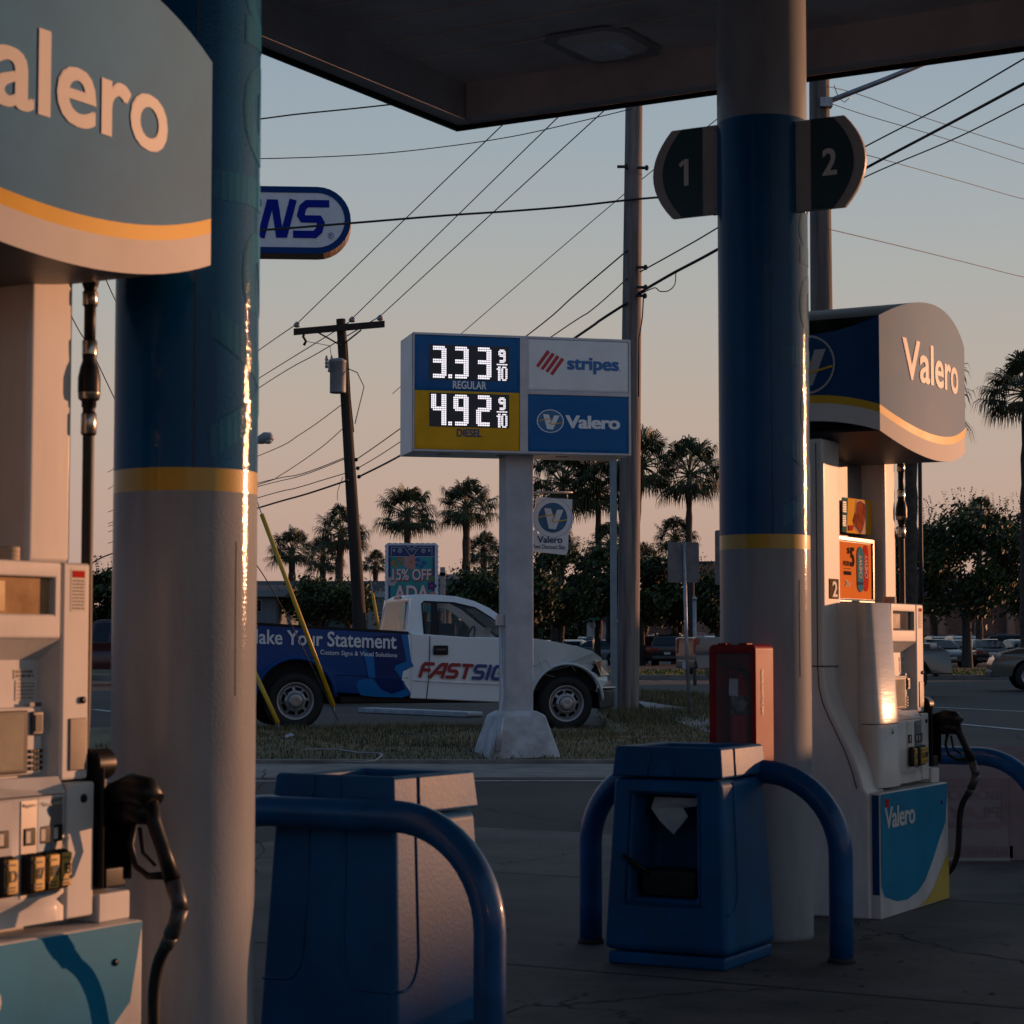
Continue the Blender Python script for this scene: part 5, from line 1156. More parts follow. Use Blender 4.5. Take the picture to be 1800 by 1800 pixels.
def car(kind,colour,px,py_or_Y,heading,label,group='cars in the far car park',name=None,byY=True,z=0,size=1):
    k=KINDS[kind]; p=at(px,1150,py_or_Y); W=k['W']; hw=W/2
    t=thing(name or {'sedan':'parked_car','suv':'parked_suv','pickup':'pickup_truck'}[kind],label,{'sedan':'car','suv':'suv','pickup':'pickup truck'}[kind],(p.x,p.y,z),heading,group)
    if size!=1: t.scale=(size,)*3
    m=mat('car_paint_'+'_'.join(str(int(c*1000)) for c in colour),colour,.2,var=.04,coat=.8,metal=.2)
    low=k['low']; wb=k['wb']; r=k['r']; xr_,xf_=-wb/2-.02,wb/2; zb=low[-1][1]
    pts=low+[(xf_+r+.08,zb)]+arc(xf_,r,r+.07,0,180,8)[1:]+[(xf_-r-.08,.24 if kind!='pickup' else .45),(xr_+r+.08,.24 if kind!='pickup' else .45)]+arc(xr_,r,r+.07,0,180,8)[1:]+[(xr_-r-.08,low[0][1])]
    f=lambda x,z: hw-(max(0,z-.75)*.10)-max(0,abs(x)-1.5)**2*(.16 if kind!='pickup' else .03)-max(0,.5-z)*.15
    mb=MB(); mb.profile(pts,lambda x,z:-f(x,z),lambda x,z:f(x,z)); mb.build('body',m,t,bevel=.05,seg=2)
    gh=k['gh']; zb_,zt_=gh[0][1],max(q[1] for q in gh)
    g=lambda x,z: hw*(.95-.20*(z-zb_)/(zt_-zb_))
    mb=MB(); mb.profile(gh+[(lerp(gh[0][0],gh[-1][0],.5),zb_-.02)],lambda x,z:-g(x,z),lambda x,z:g(x,z)); mb.build('roof',m,t,bevel=.05,seg=2)
    # windows
    cx=sum(q[0] for q in gh)/len(gh); cz=(zb_+zt_)/2
    for s in (-1,1):
        q=[(lerp(cx,x,.90),zb_+.05+(z-zb_)*.80) for x,z in gh]; mb=MB(); mb.poly([(x,s*(g(x,z)+.012),z) for x,z in q])
        mb.build('side_window',CG,t)
        mb=MB(); 
        for xx in ((-.1,) if kind!='suv' else (-.15,-1.15)): mb.add([(xx-.03,s*(g(xx,zb_)+.016),zb_+.03),(xx+.03,s*(g(xx,zb_)+.016),zb_+.03),(xx+.03,s*(g(xx,zt_)+.016),zt_-.08),(xx-.03,s*(g(xx,zt_)+.016),zt_-.08)],[(0,1,2,3)])
        mb.build('door_pillar',m,t)
    def endglass(a,b,nm,d):
        mb=MB(); A=(lerp(a[0],b[0],.08)+d,lerp(a[1],b[1],.12)); B=(lerp(a[0],b[0],.88)+d,lerp(a[1],b[1],.88))
        mb.add([(A[0],-g(*A)*.9,A[1]),(A[0],g(*A)*.9,A[1]),(B[0],g(*B)*.86,B[1]),(B[0],-g(*B)*.86,B[1])],[(0,1,2,3)]); mb.build(nm,CG,t)
    endglass(gh[0],gh[1],'rear_window',-.03); endglass(gh[-1],gh[-2],'windscreen',.035)
    for s in (-1,1):
        for x in (xr_,xf_):
            mb=MB(); y=s*(hw-.02); mb.lathe([(r*.6,y),(r-.03,y+s*.005),(r,y-s*.03),(r,y-s*.2)],(x,0,r),'y',20,cap=False); wh=mb.build('wheel',TYR,t)
            mb=MB(); mb.lathe([(r*.66,y+s*.006),(r*.62,y-s*.03),(r*.3,y-s*.02),(.0001,y-s*.005)],(x,0,r),'y',20,cap=False)
            for q in range(5): 
                a=2*PI*q/5; mb.add([(x+.02*math.sin(a),y+s*.004,r-.02*math.cos(a)),(x-.02*math.sin(a),y+s*.004,r+.02*math.cos(a)),(x+r*.62*math.cos(a)-.02*math.sin(a),y+s*.004,r+r*.62*math.sin(a)+.02*math.cos(a)),(x+r*.62*math.cos(a)+.02*math.sin(a),y+s*.004,r+r*.62*math.sin(a)-.02*math.cos(a))],[(0,1,2,3)])
            mb.build('rim',RIM,wh)
        zr=low[2][1]-.06; xr2=low[2][0]; yy=f(xr2,zr)
        mb=MB(); mb.box(xr2-.035,xr2+.10,s*(yy-.34 if kind!='pickup' else yy-.16),s*(yy+.012),zr-.12 if kind!='pickup' else zr-.3,zr+.04); mb.build('tail_light',TLR,t,bevel=.02)
        xf2,zf2=low[-3][0],low[-3][1]; yy=f(xf2,zf2); mb=MB(); mb.box(xf2-.12,xf2+.05,s*(yy-.36),s*(yy+.01),zf2-.10,zf2+.04); mb.build('headlight',HLC,t,bevel=.02)
        mb=MB(); mb.box(gh[-1][0]-.25,gh[-1][0]-.12,s*(hw-.02),s*(hw+.14),zb_-.02,zb_+.12); mb.build('door_mirror',m,t,bevel=.02)
    mb=MB(); mb.box(low[1][0]-.025,low[1][0]+.05,-.17,.17,.62,.76); mb.box(low[-2][0],low[-2][0]+.03,-.17,.17,.42,.54); mb.build('number_plate_panel',PLT,t)
    mb=MB(); mb.box(low[0][0]-.06,low[0][0]+.2,-hw*.86,hw*.86,low[0][1],low[0][1]+.18); mb.box(low[-1][0]-.2,low[-1][0]+.03,-hw*.86,hw*.86,low[-1][1]-.02,low[-1][1]+.14); mb.build('bumper',DGREY,t,bevel=.03)
    if kind=='suv':
        mb=MB(); 
        for s in (-1,1): mb.tube([(-1.8,s*.62,zt_+.0),(-1.7,s*.62,zt_+.05),(.0,s*.62,zt_+.05),(.15,s*.62,zt_)],.02,n=6)
        mb.build('roof_rail',STEEL,t)
    return t
BK=(.012,.013,.016); DB=(.02,.035,.06); GY=(.10,.105,.11); SV=(.30,.31,.32); WT=(.55,.55,.55); RD=(.22,.012,.012); MR=(.08,.02,.02); TN=(.16,.14,.11)
rows=[('sedan',DB,955,140,95,'dark blue car behind the price sign pole in the far car park'),
('sedan',BK,1008,128,78,'low dark car just above the pickup bonnet'),
('suv',GY,1035,150,88,'grey suv behind the first tree trunk in the far car park'),
('sedan',SV,1052,126,150,'silver sloping car left of the wooden pole'),
('suv',RD,1130,124,85,'red suv right of the wooden pole'),
('suv',BK,1178,119,82,'black suv with red tail lights between the two posts'),
('sedan',BK,1222,130,100,'dark car behind the small notice on the post'),
('suv',WT,1255,135,90,'white car just left of the right column'),
('sedan',BK,1647,112,-80,'black car facing the road under the big tree'),
('sedan',BK,1678,124,95,'dark car showing its tail left of the tree trunk'),
('suv',SV,1685,138,90,'pale suv behind the tree trunk'),
('sedan',BK,1729,113,88,'black car showing its tail right of the tree trunk'),
('suv',DB,1756,126,170,'dark blue suv side on, right of the tree trunk'),
('suv',MR,1648,142,90,'maroon suv in the back row by the brick building'),
('sedan',GY,1716,150,90,'grey car in the back row of the car park'),
('sedan',WT,1776,146,100,'white car in the back row at the right edge'),
('sedan',BK,1790,119,95,'dark car near the right edge of the car park'),
('sedan',GY,1100,140,90,'grey car behind the wooden pole'),
('suv',BK,182,118,-90,'dark suv facing the camera, seen between the left pump and column')]
for i,(k,c,px,Y,h,l) in enumerate(rows): car(k,c,px,Y,R(h),l,'cars in the far car park')
car('suv',TN,1908,53,R(172),'beige suv driving on the road at the right edge','vehicles on the road')
car('pickup',GY,1436,47.5,R(9),'grey pickup truck on the road behind the right column','vehicles on the road')
car('pickup',MR,214,62,R(-5),'dark red pickup truck half hidden behind the left column','vehicles on the road')
car('sedan',WT,462,42,R(15),'white car whose roof shows behind the blue truck bed','cars near the truck')
# ================================================================ UTILITY POLES
WOOD=mat('weathered_pole_wood',(.27,.225,.20),.85,col2=(.12,.095,.085),vs=11,bump=.9,bs=30,stretch=(1,1,.05)); WOODD=mat('dark_pole_wood',(.05,.038,.03),.85,col2=(.025,.02,.017),vs=3,bump=.8,bs=14,stretch=(1,1,.08))
WOODG=mat('grey_pole_wood',(.20,.175,.15),.85,col2=(.09,.075,.065),vs=12,bump=.8,bs=30,stretch=(1,1,.04))
INS=mat('porcelain',(.35,.34,.34),.25,var=.1); WIRE=mat('wire_black',(.012,.012,.013),.6,var=0); XF=mat('transformer_grey',(.24,.27,.28),.5,var=.1)
def pole(name,label,b,tp,rb,rt,m,zb=0):
    t=thing(name,label,'utility pole',(b.x,b.y,zb),0,'wooden utility poles')
    mb=MB(); n=9; P=[Vector((0,0,0)).lerp(Vector((tp.x-b.x,tp.y-b.y,tp.z-zb)),i/n) for i in range(n+1)]
    mb.tube(P,[lerp(rb,rt,i/n) for i in range(n+1)],n=18); mb.build('pole_shaft',m,t,merge=False); return t
# middle pole, in front of the far road
D2=33.2; bP=at(1103,1252,D2); tP=at(1117,-60,D2); p2_=pole('utility_pole','tall weathered wooden utility pole right of the price sign',bP,tP,.18,.125,WOOD,.0)
L=lambda px,py,Y=D2: at(px,py,Y)-Vector((bP.x,bP.y,0))
mb=MB(); mb.box(-.27,-.17,-.26,-.18,0,L(1090,805).z); mb.build('cable_riser',mat('riser_blue_grey',(.22,.28,.31),.55,var=.1),p2_)
mb=MB(); 
for px,py in ((1128,470),(1128,505),(1127,520),(1130,295),(1095,293)): q=L(px,py,D2-.2); mb.box(q.x-.09,q.x+.09,q.y-.02,q.y+.02,q.z-.02,q.z+.02); mb.lathe([(.02,-.04),(.035,0),(.02,.04)],q+Vector((.06,0,0)),'z',8)
mb.tube([L(1130,520)+Vector((0,-.2,0)),L(1128,560)+Vector((0,-.2,0)),L(1122,600)+Vector((0,-.2,0)),L(1121,700)+Vector((0,-.2,0))],.012,n=6)
mb.build('clamp',WIRE,p2_)
# right pole behind the column
D3=27.5; b3=at(1452,1360,D3); b3.z=0; t3=at(1438,-60,D3); p3_=pole('utility_pole','grey wooden utility pole seen behind the right column',Vector((b3.x,b3.y,0)),t3,.165,.125,WOODG)
mb=MB(); o=Vector((b3.x,b3.y,0)); mb.tube([at(1452,180,D3-.15)-o,at(1560,138,D3-.15)-o,at(1700,80,D3-.15)-o],.035,n=10); a=at(1452,180,D3-.15)-o; mb.box(a.x-.08,a.x+.08,a.y-.05,a.y+.1,a.z-.06,a.z+.06)
mb.tube([at(1466,150,D3-.15)-o,at(1474,172,D3-.15)-o,at(1484,180,D3-.15)-o,at(1496,170,D3-.15)-o],.006,n=5); mb.build('lamp_arm',STEEL,p3_)
# left leaning pole with crossarm and transformer
D1=50; b1_=at(640,1218,D1); b1_.z=0; t1=at(599,561,D1); p1_=pole('utility_pole','leaning dark utility pole with crossarm and transformer left of the price sign',Vector((b1_.x,b1_.y,0)),t1,.17,.11,WOODD)
o=Vector((b1_.x,b1_.y,0)); Q=lambda px,py,dy=0: at(px,py,D1+dy)-o
mb=MB(); a,b=Q(516,583,-.2),Q(676,569,-.2); d=Vector((0,0,.075)); e=Vector((0,.09,0))
mb.add([a-d,b-d,b+d,a+d,a-d+e,b-d+e,b+d+e,a+d+e],[(0,1,2,3),(5,4,7,6),(0,4,5,1),(1,5,6,2),(2,6,7,3),(3,7,4,0)]); mb.build('crossarm',WOODD,p1_)
mb=MB(); mb.tube([Q(560,585,-.2),Q(599,607,-.15)],.02,n=6); mb.tube([Q(635,580,-.2),Q(605,604,-.15)],.02,n=6); mb.build('brace',WOODD,p1_)
for px,py in ((522,572),(619,563),(668,560)):
    mb=MB(); q=Q(px,py,-.15); mb.lathe([(.03,-.05),(.06,-.04),(.085,0),(.07,.04),(.04,.07),(.02,.09)],q,'z',14); mb.build('insulator',INS,p1_)
mb=MB(); q=Q(594,662,-.35); r=.19; zt_=Q(594,634,-.35).z; zb_=Q(594,691,-.35).z
mb.lathe([(r*.97,zb_),(r,zb_+.03),(r,zt_-.05),(r*1.05,zt_-.04),(r*1.05,zt_),(r*.6,zt_+.05),(.0001,zt_+.06)],(q.x,q.y,0),'z',24); tf=mb.build('transformer',XF,p1_)
mb=MB()
for px in (574,579,583): q=Q(px,640,-.4); zz=Q(px,625 if px!=579 else 632,-.4).z; mb.lathe([(.02,zz-.3),(.045,zz-.26),(.025,zz-.22),(.045,zz-.18),(.025,zz-.14),(.04,zz-.1),(.02,zz)],(q.x,q.y,0),'z',10)
mb.build('bushing',INS,tf)
mb=MB(); mb.tube([Q(535,585,-.2),Q(533,592,-.2),Q(538,600,-.2),Q(534,607,-.2)],.035,n=6); mb.tube([Q(605,645,-.3),Q(628,655,-.3),Q(640,680,-.3),Q(630,720,-.3),Q(624,745,-.3)],.012,n=5); mb.tube([Q(610,600,-.1),Q(616,700,-.1),Q(622,760,-.1)],.012,n=5)
mb.tube([Q(537,600,-.2),Q(560,604,-.2),Q(580,608,-.2),Q(582,625,-.4)],.008,n=5)
for px,py in ((626,808),(629,823),(631,838)): q=Q(px,py,-.15); mb.ball(q,.05,8)
mb.build('drop_wire',WIRE,p1_)
# embossed pole letters are too faint to read
# ================================================================ WIRES
nw=0
def wire(label,P,r,sag=0,n=24,twist=0):
    "P: list of (px,py,Y) the cable passes through"
    pts=[at(*p) for p in P]; out=[]
    if len(pts)==2:
        a,b=pts; 
        for i in range(n+1):
            t=i/n; q=a.lerp(b,t); q.z-=4*sag*t*(1-t)
            if twist: q.z+=twist*math.sin(i*2.3)
            out.append(q)
    else:
        for i in range(len(pts)-1):
            p0,p1,p2,p3=[pts[max(0,min(len(pts)-1,i+k))] for k in (-1,0,1,2)]
            for q in range(6):
                u=q/6; out.append(.5*((2*p1)+(p2-p0)*u+(2*p0-5*p1+4*p2-p3)*u*u+(3*p1-p0-3*p2+p3)*u**3))
        out.append(pts[-1])
    o=out[0].copy(); mb=MB(); mb.tube([q-o for q in out],r,n=6); ob=mb.build('overhead_wire',WIRE,merge=False); ob.location=o
    tag(ob,label,'wire','overhead wires'); return ob
W=wire
W('twisted overhead cable, highest on the left under the canopy edge',[(300,228,30),(450,210,30),(520,201,30),(600,193,30),(684,184,30),(800,170,30)],.011,twist=0)
W('sagging overhead cable crossing just below the canopy corner',[(300,276,32),(450,279,32),(640,272,32.5),(780,258,33),(900,240,33),(1000,218,33),(1112,191,33)],.008)
W('thick overhead cable running across the oval sign to the wooden pole',[(300,410,31),(450,405,31.5),(620,392,32),(780,379,32.5),(900,371,33),(1010,362,33),(1120,350,33),(1260,338,33),(1400,318,32)],.018)
W('primary wire from the left insulator up to the canopy corner',[(522,569,49.8),(885,218,39),(1010,100,35)],.011)
W('primary wire from the middle insulator up to the canopy edge',[(619,560,49.8),(982,205,39),(1100,95,35)],.011)
W('primary wire from the right insulator up past the canopy edge',[(668,556,49.8),(1058,198,38),(1190,80,34)],.011)
W('primary wire from the left insulator down to the left column',[(522,569,49.8),(450,619,58),(330,705,75)],.012)
W('primary wire from the middle insulator down to the left column',[(619,560,49.8),(600,575,52),(450,668,66),(190,830,90)],.013)
W('primary wire from the right insulator down to the left column',[(668,556,49.8),(560,620,56),(450,685,66),(190,860,95)],.013)
W('thin straight wire rising from the price sign to the number 1 sign',[(690,692,44),(815,583,40),(1095,343,34),(1262,208,31),(1330,150,30)],.007)
W('upper cable from the wooden pole down behind the price sign',[(1103,440,33),(1010,519,36),(930,587,40),(700,756,48),(626,808,49.8)],.012)
W('middle cable from the wooden pole down behind the price sign',[(1103,489,33),(1040,545,35),(975,588,37),(700,779,48),(629,823,49.8)],.010)
W('thick lowest cable from the wooden pole down behind the price sign',[(1103,532,33),(1055,563,34),(1015,591,36),(800,735,43),(710,797,47),(631,838,49.8)],.022)
W('upper cable from the wooden pole to the right column',[(1125,478,33),(1190,442,32),(1262,400,31),(1420,300,30)],.011)
W('thick bundled cable from the wooden pole to the right column',[(1122,516,33),(1180,482,32),(1262,438,31),(1420,345,29)],.022)
W('looped slack cable hanging by the wooden pole',[(1124,518,33),(1150,506,33),(1160,512,33),(1175,511,33),(1186,500,33),(1188,480,33)],.009)
W('upper thin wire on the right rising to the canopy',[(1440,300,29),(1545,245,28),(1660,185,26),(1785,112,24),(1860,68,23)],.010)
W('thick dark cable on the right below the number 2 sign',[(1440,340,28.5),(1545,283,28),(1670,217,26),(1800,147,24),(1880,103,23)],.019)
W('lower wire on the right below the number 2 sign',[(1440,350,28.5),(1545,300,28),(1680,243,26),(1800,183,24),(1880,143,23)],.009)
W('thin wire sloping down to the right from the top of the grey pole',[(1455,152,27.4),(1510,166,28),(1620,205,29),(1800,262,31),(1900,292,32)],.005)
W('second thin wire sloping down to the right from the grey pole',[(1460,182,27.4),(1530,205,28),(1650,240,29),(1800,288,31),(1900,315,32)],.005)
W('third thin wire sloping down to the right behind the number 2 sign',[(1440,250,27.6),(1555,281,28),(1680,316,30),(1800,350,32),(1900,372,33)],.005)
W('lowest thin wire sloping down to the right from the grey pole',[(1458,403,27.4),(1600,437,30),(1720,467,33),(1800,487,35),(1900,505,37)],.006)
W('wire from the leaning pole to the left at transformer height',[(605,708,49.8),(530,762,52),(450,803,55),(190,900,70)],.010)
W('second wire from the leaning pole sloping steeply to the left',[(604,752,49.8),(560,790,52),(490,837,56),(450,853,58),(190,935,72)],.010)
W('slack telephone wire from the leaning pole to the left',[(607,804,49.8),(530,833,52),(450,850,55),(190,920,70)],.011)
W('doubled telephone wire from the leaning pole to the left',[(608,806,49.8),(530,836,52),(450,856,55),(190,925,70)],.010)
W('wavy telephone wire below the others on the left',[(610,831,49.8),(570,843,51),(520,858,52),(450,876,55),(190,955,70)],.011)
W('thick lowest telephone cable on the left of the leaning pole',[(612,844,49.8),(540,868,51),(450,894,54),(200,972,66),(160,992,68)],.022)
W('drooping loop of wire beside the leaning pole',[(603,838,49.5),(594,862,49.5),(593,880,49.5)],.008)
W('thin wire between the left pump and column sloping down right',[(150,440,20),(180,480,21),(201,524,22),(240,600,23)],.006)
W('thin wire beside the hose of the left pump',[(120,545,20),(140,583,20.5),(160,615,21),(201,700,22),(230,760,23)],.006)
# ---------------------------------------------------------------- guy wires with yellow guards
YG=mat('yellow_guy_guard',(.62,.36,.01),.45,var=.1)
def guy(label,px0,py0,px1,py1,Y,pxt,pyt,Yt,r=.03):
    a=at(px1,py1,Y); b=at(px0,py0,Y+.4); c=at(pxt,pyt,Yt); a.z=max(a.z,.0)
    t=thing('guy_wire',label,'guy wire',(a.x,a.y,0),0,'guy wires with yellow guards'); o=Vector((a.x,a.y,0))
    mb=MB(); mb.tube([a.lerp(b,.0)-o,b-o],r,n=10); mb.build('guard_tube',YG,t)
    mb=MB(); g0=Vector((a.x+.02,a.y-.05,0)); mb.tube([g0-o,a-o,b-o,c-o],.008,n=6); mb.build('cable',STEEL,t)
guy('yellow guy wire guard leaning in front of the blue truck bed',460,904,587,1242,27.1,330,540,28)
guy('short yellow guy wire guard at the left, in front of the rear wheel',440,1165,489,1272,27.0,380,1030,27.5)
guy('small yellow guy wire guard behind the truck beside the speed limit sign',655,1043,667,1112,48,640,940,49,.035)
mb=MB(); P=[at(590,1255,26.9),at(596,1268,26.9)]; 
W('slack grey wire hanging across the truck bed to the ground',[(400,940,26.6),(450,992,26.7),(500,1075,26.8),(545,1165,26.9),(595,1268,27.0)],.007)
# thin cord on the grass
c0_=gnd(548,1317,.11); mb=MB(); P=[gnd(*p,.115) for p in ((532,1318),(560,1317),(595,1317.5),(630,1323),(668,1324),(672,1328),(660,1337),(635,1340),(605,1339))]
mb.tube([p-c0_ for p in P],.009,n=6); ob=mb.build('cord',mat('pale_cord',(.30,.29,.28),.6,var=.1)); ob.location=c0_; tag(ob,'pale cord lying in a loop on the grass verge','cord')
c0_=gnd(503,1297,.12); mb=MB(); mb.add([(0,0,.0),(.09,.02,.03),(.13,.10,.0),(.02,.12,.04),(-.05,.05,.01),(.05,.06,.05)],[(0,1,5),(1,2,5),(2,3,5),(3,4,5),(4,0,5)]); ob=mb.build('litter',mat('litter_white',(.45,.46,.47),.7,var=.1)); ob.location=c0_; tag(ob,'small crumpled white litter on the grass','litter')
# ================================================================ OVAL SIGN
D=44; a=at(616,385,D); zt_,zb_=at(560,325,D).z,at(560,443,D).z; h=(zt_-zb_)/2; zc=(zt_+zb_)/2; wtot=at(618,385,D).x-at(10,385,D).x; cx=a.x-wtot/2
t=thing('oval_sign','blue rimmed oval sign with slanted blue letters high behind the left column','sign',(cx,D,0),R(4))
def oval(w,h_,n=16):
    P=[]
    for i in range(n+1): q=-PI/2+PI*i/n; P.append((w-h_+h_*math.cos(q),h_*math.sin(q)))
    for i in range(n+1): q=PI/2+PI*i/n; P.append((-w+h_+h_*math.cos(q),h_*math.sin(q)))
    return P
hwid=wtot/2
mb=MB(); mb.prism([(x,0,zc+z) for x,z in oval(hwid,h)],(0,.7,0)); mb.build('cabinet',mat('sign_tan_return',(.28,.20,.15),.5,var=.1),t)
OB=mat('oval_sign_blue',(.001,.045,.20),.5,var=.05,spec=.15); OWF=mat('oval_sign_face',(.78,.79,.82),.35,var=.05,coat=.2)
mb=MB(); A=oval(hwid,h);B=oval(hwid-.13,h-.13); n=len(A); mb.add([(x,-.02,zc+z) for x,z in A]+[(x,-.02,zc+z) for x,z in B],[(i,(i+1)%n,n+(i+1)%n,n+i) for i in range(n)]); mb.add([(x,-.02,zc+z) for x,z in A]+[(x,.0,zc+z) for x,z in A],[(i,(i+1)%n,n+(i+1)%n,n+i) for i in range(n)]); mb.build('rim',OB,t)
mb=MB(); mb.add([(x,-.01,zc+z) for x,z in B],[tuple(range(n))]); fc=mb.build('face',OWF,t)
mb=MB(); LZ=lambda py: at(500,py,D).z
zl0,zl1=LZ(416),LZ(348); hh=zl1-zl0; lw=at(500,385,D).x-at(447,385,D).x; gp=lw*.20; lw2=lw*.92
# the last letter's top right corner sits at px 582
tot=8*(lw2+gp)+lw2-(lw2*.65); xst=at(582,385,D).x-cx-hh*.30-tot
stroke_word(mb,'FASTSIGNS',lambda a_,b_,k=0: Vector((a_,-.025-.001*k,b_)),xst,zl0,hh,lw2,gp,sh=.25,mis=[0]*4+[1]*5,th=.19)
mb.build('lettering',[mat('sign_red',(.35,.01,.02),.4,var=0),mat('sign_letter_blue',(.001,.018,.30),.6,var=0,spec=.1)],fc)
mb=MB(); q=at(581,411,D); disc(mb,lambda u,v: Vector((u,-.026,v)),q.x-cx,q.z,.065,0,n=20,r0=.055); mb.text('R',lambda u,v: Vector((u,-.026,v)),q.x-cx-.025,q.x-cx+.028,q.z-.035,q.z+.035); mb.build('trademark',OB,fc)
mb=MB(); mb.box(-.18,.18,.15,.5,0,zb_); mb.build('post',STEEL,t)
# ================================================================ SCALLOPED BANNER SIGN
D=42; X=lambda px: at(px,1000,D).x; Z=lambda py: at(720,py,D).z
sx0,sx1=X(680),X(767); cx=(sx0+sx1)/2; zt_=Z(956)
t=thing('billboard_sign','scalloped blue tile edged sign reading 15% OFF ADA behind the truck','sign',(cx,D,0),R(3))
hw=(sx1-sx0)/2; zb_=Z(1092)
P=[]; ns=9; r=hw/ns
edge=[]
for i in range(ns):
    c=-hw+(2*i+1)*hw/ns; edge+=[(c+r*math.cos(PI-PI*k/5),zt_+.4*r*math.sin(PI*k/5)) for k in range(1,5)]
m_=15; dz=(zt_-zb_)/m_
for i in range(m_): c=zt_-dz*(i+.5); edge+=[(hw+.45*dz*math.sin(PI*k/4),c+dz/2-dz*k/4) for k in range(1,4)]
edge+=[(hw,zb_),(-hw,zb_)]
for i in range(m_): c=zb_+dz*(i+.5); edge+=[(-hw-.45*dz*math.sin(PI*k/4),c-dz/2+dz*k/4) for k in range(1,4)]
mb=MB(); mb.prism([(x,0,z) for x,z in edge],(0,.12,0)); mb.build('board',mat('scallop_white',(.68,.72,.78),.5,var=.08,vs=4),t)
NB=mat('tile_navy',(.006,.03,.16),.4,var=.05); TE=mat('board_teal',(.01,.32,.32),.4,var=.15,vs=3); LT=mat('tile_pale',(.35,.40,.48),.4,var=.05)
def q4(mb,x0,x1,z0,z1,y,mi=0): mb.add([(x0,y,z0),(x1,y,z0),(x1,y,z1),(x0,y,z1)],[(0,1,2,3)],mi)
mb=MB(); q4(mb,-hw+.03,hw-.03,zb_+.02,zt_-.03,-.003,0); q4(mb,-hw+.075,hw-.075,zb_+.02,Z(979),-.006,1); 
# tile ornament
zt2=Z(968)
for sx in (-1,1):
    mb.strip([(sx*.02,Z(978)),(sx*.14,Z(962)),(sx*.40,Z(962)),(sx*.40,Z(976))],.012,lambda a,b: Vector((a,-.005,b)),2)
    disc(mb,lambda a,b: Vector((a,-.005,b)),sx*.23,zt2,.045,2,n=14,r0=.028); disc(mb,lambda a,b: Vector((a,-.006,b)),sx*.23,zt2,.016,2,n=10)
    mb.poly([(sx*.33,-.006,zt2-.03),(sx*.38,-.006,zt2+.0),(sx*.34,-.006,zt2+.045),(sx*.325,-.006,zt2+.01)],2)
for k in range(5):
    q=PI*k/4; mb.strip([(0.03*math.cos(q),Z(961)-.03*math.sin(q)),(.10*math.cos(q),Z(961)-.10*math.sin(q))],.02,lambda a,b: Vector((a,-.005-.0004*k,b)),2)
mb.strip([(-.44,Z(978.5)),(.44,Z(978.5))],.012,lambda a,b: Vector((a,-.0065,b)),2)
mb.build('tile_print',[NB,TE,LT],t)
FLR=[mat('petal_pink',(.55,.25,.22),.5,var=.1),mat('petal_purple',(.10,.02,.16),.5,var=.1),mat('petal_white',(.5,.45,.45),.5,var=.05),mat('butterfly_orange',(.5,.20,.03),.5,var=.3,vs=30),mat('butterfly_blue',(.02,.10,.35),.5,var=.2,vs=30),mat('leaf_print',(.08,.25,.05),.5,var=.1)]
mb=MB()
def petals(px,py,r,mi,n=6):
    cx_,cz_=X(px)-cx,Z(py)
    for k in range(n):
        q=2*PI*k/n; disc(mb,lambda a,b: Vector((a,-.009-.0004*k,b)),cx_+r*.55*math.cos(q),cz_+r*.55*math.sin(q),r*.42,mi,n=10)
    disc(mb,lambda a,b: Vector((a,-.013,b)),cx_,cz_,r*.2,3,n=8)
mb=None
for args in ((722,988,.16,0,5),(689,1022,.10,2,6),(759,1030,.10,1,5),(761,1046,.08,0,5)):
    mb=MB(); petals(*args); mb.build('flower_print',FLR,t)
for (px,py,mi,rot) in ((699,990,3,.5),(738,991,4,-.4)):
    mb=MB(); cx_,cz_=X(px)-cx,Z(py)
    for s in (-1,1):
        for (ax,az,w_) in ((.07,.05,.055),(.05,-.035,.04)):
            disc(mb,lambda a,b: Vector((a,-.0095,b)),cx_+s*ax*math.cos(rot)-az*math.sin(rot),cz_+s*ax*math.sin(rot)+az*math.cos(rot),w_,mi,n=10,rz=w_*.8)
    mb.build('butterfly_print',FLR,t)
mb=MB(); mb.poly([(X(753)-cx,-.0085,Z(1018)),(X(762)-cx,-.0085,Z(1012)),(X(764)-cx,-.0085,Z(1030))],5)
mb.build('leaf_print',FLR,t)
for txt,a,b,c,d,off in (('15% OFF',690,758,1000,1020,0),('ADA',693,754,1029,1056,0)):
    mb=MB(); mb.text(txt,lambda u,v: Vector((u+.012,-.016,v-.014)),X(a)-cx-.01,X(b)-cx+.01,Z(d)-.01,Z(c)+.01,bold=.06); sh=mb.build('letter_outline',mat('outline_red',(.45,.015,.03),.5,var=.05),t)
    mb=MB(); mb.text(txt,lambda u,v: Vector((u,-.02,v)),X(a)-cx,X(b)-cx,Z(d),Z(c),bold=.025); mb.build('lettering',mat('letter_pink_white',(.85,.66,.66),.5,var=.08),t)
mb=MB(); mb.box(-.1,.1,.0+.02,.11,0,zb_); mb.build('post',STEEL,t)
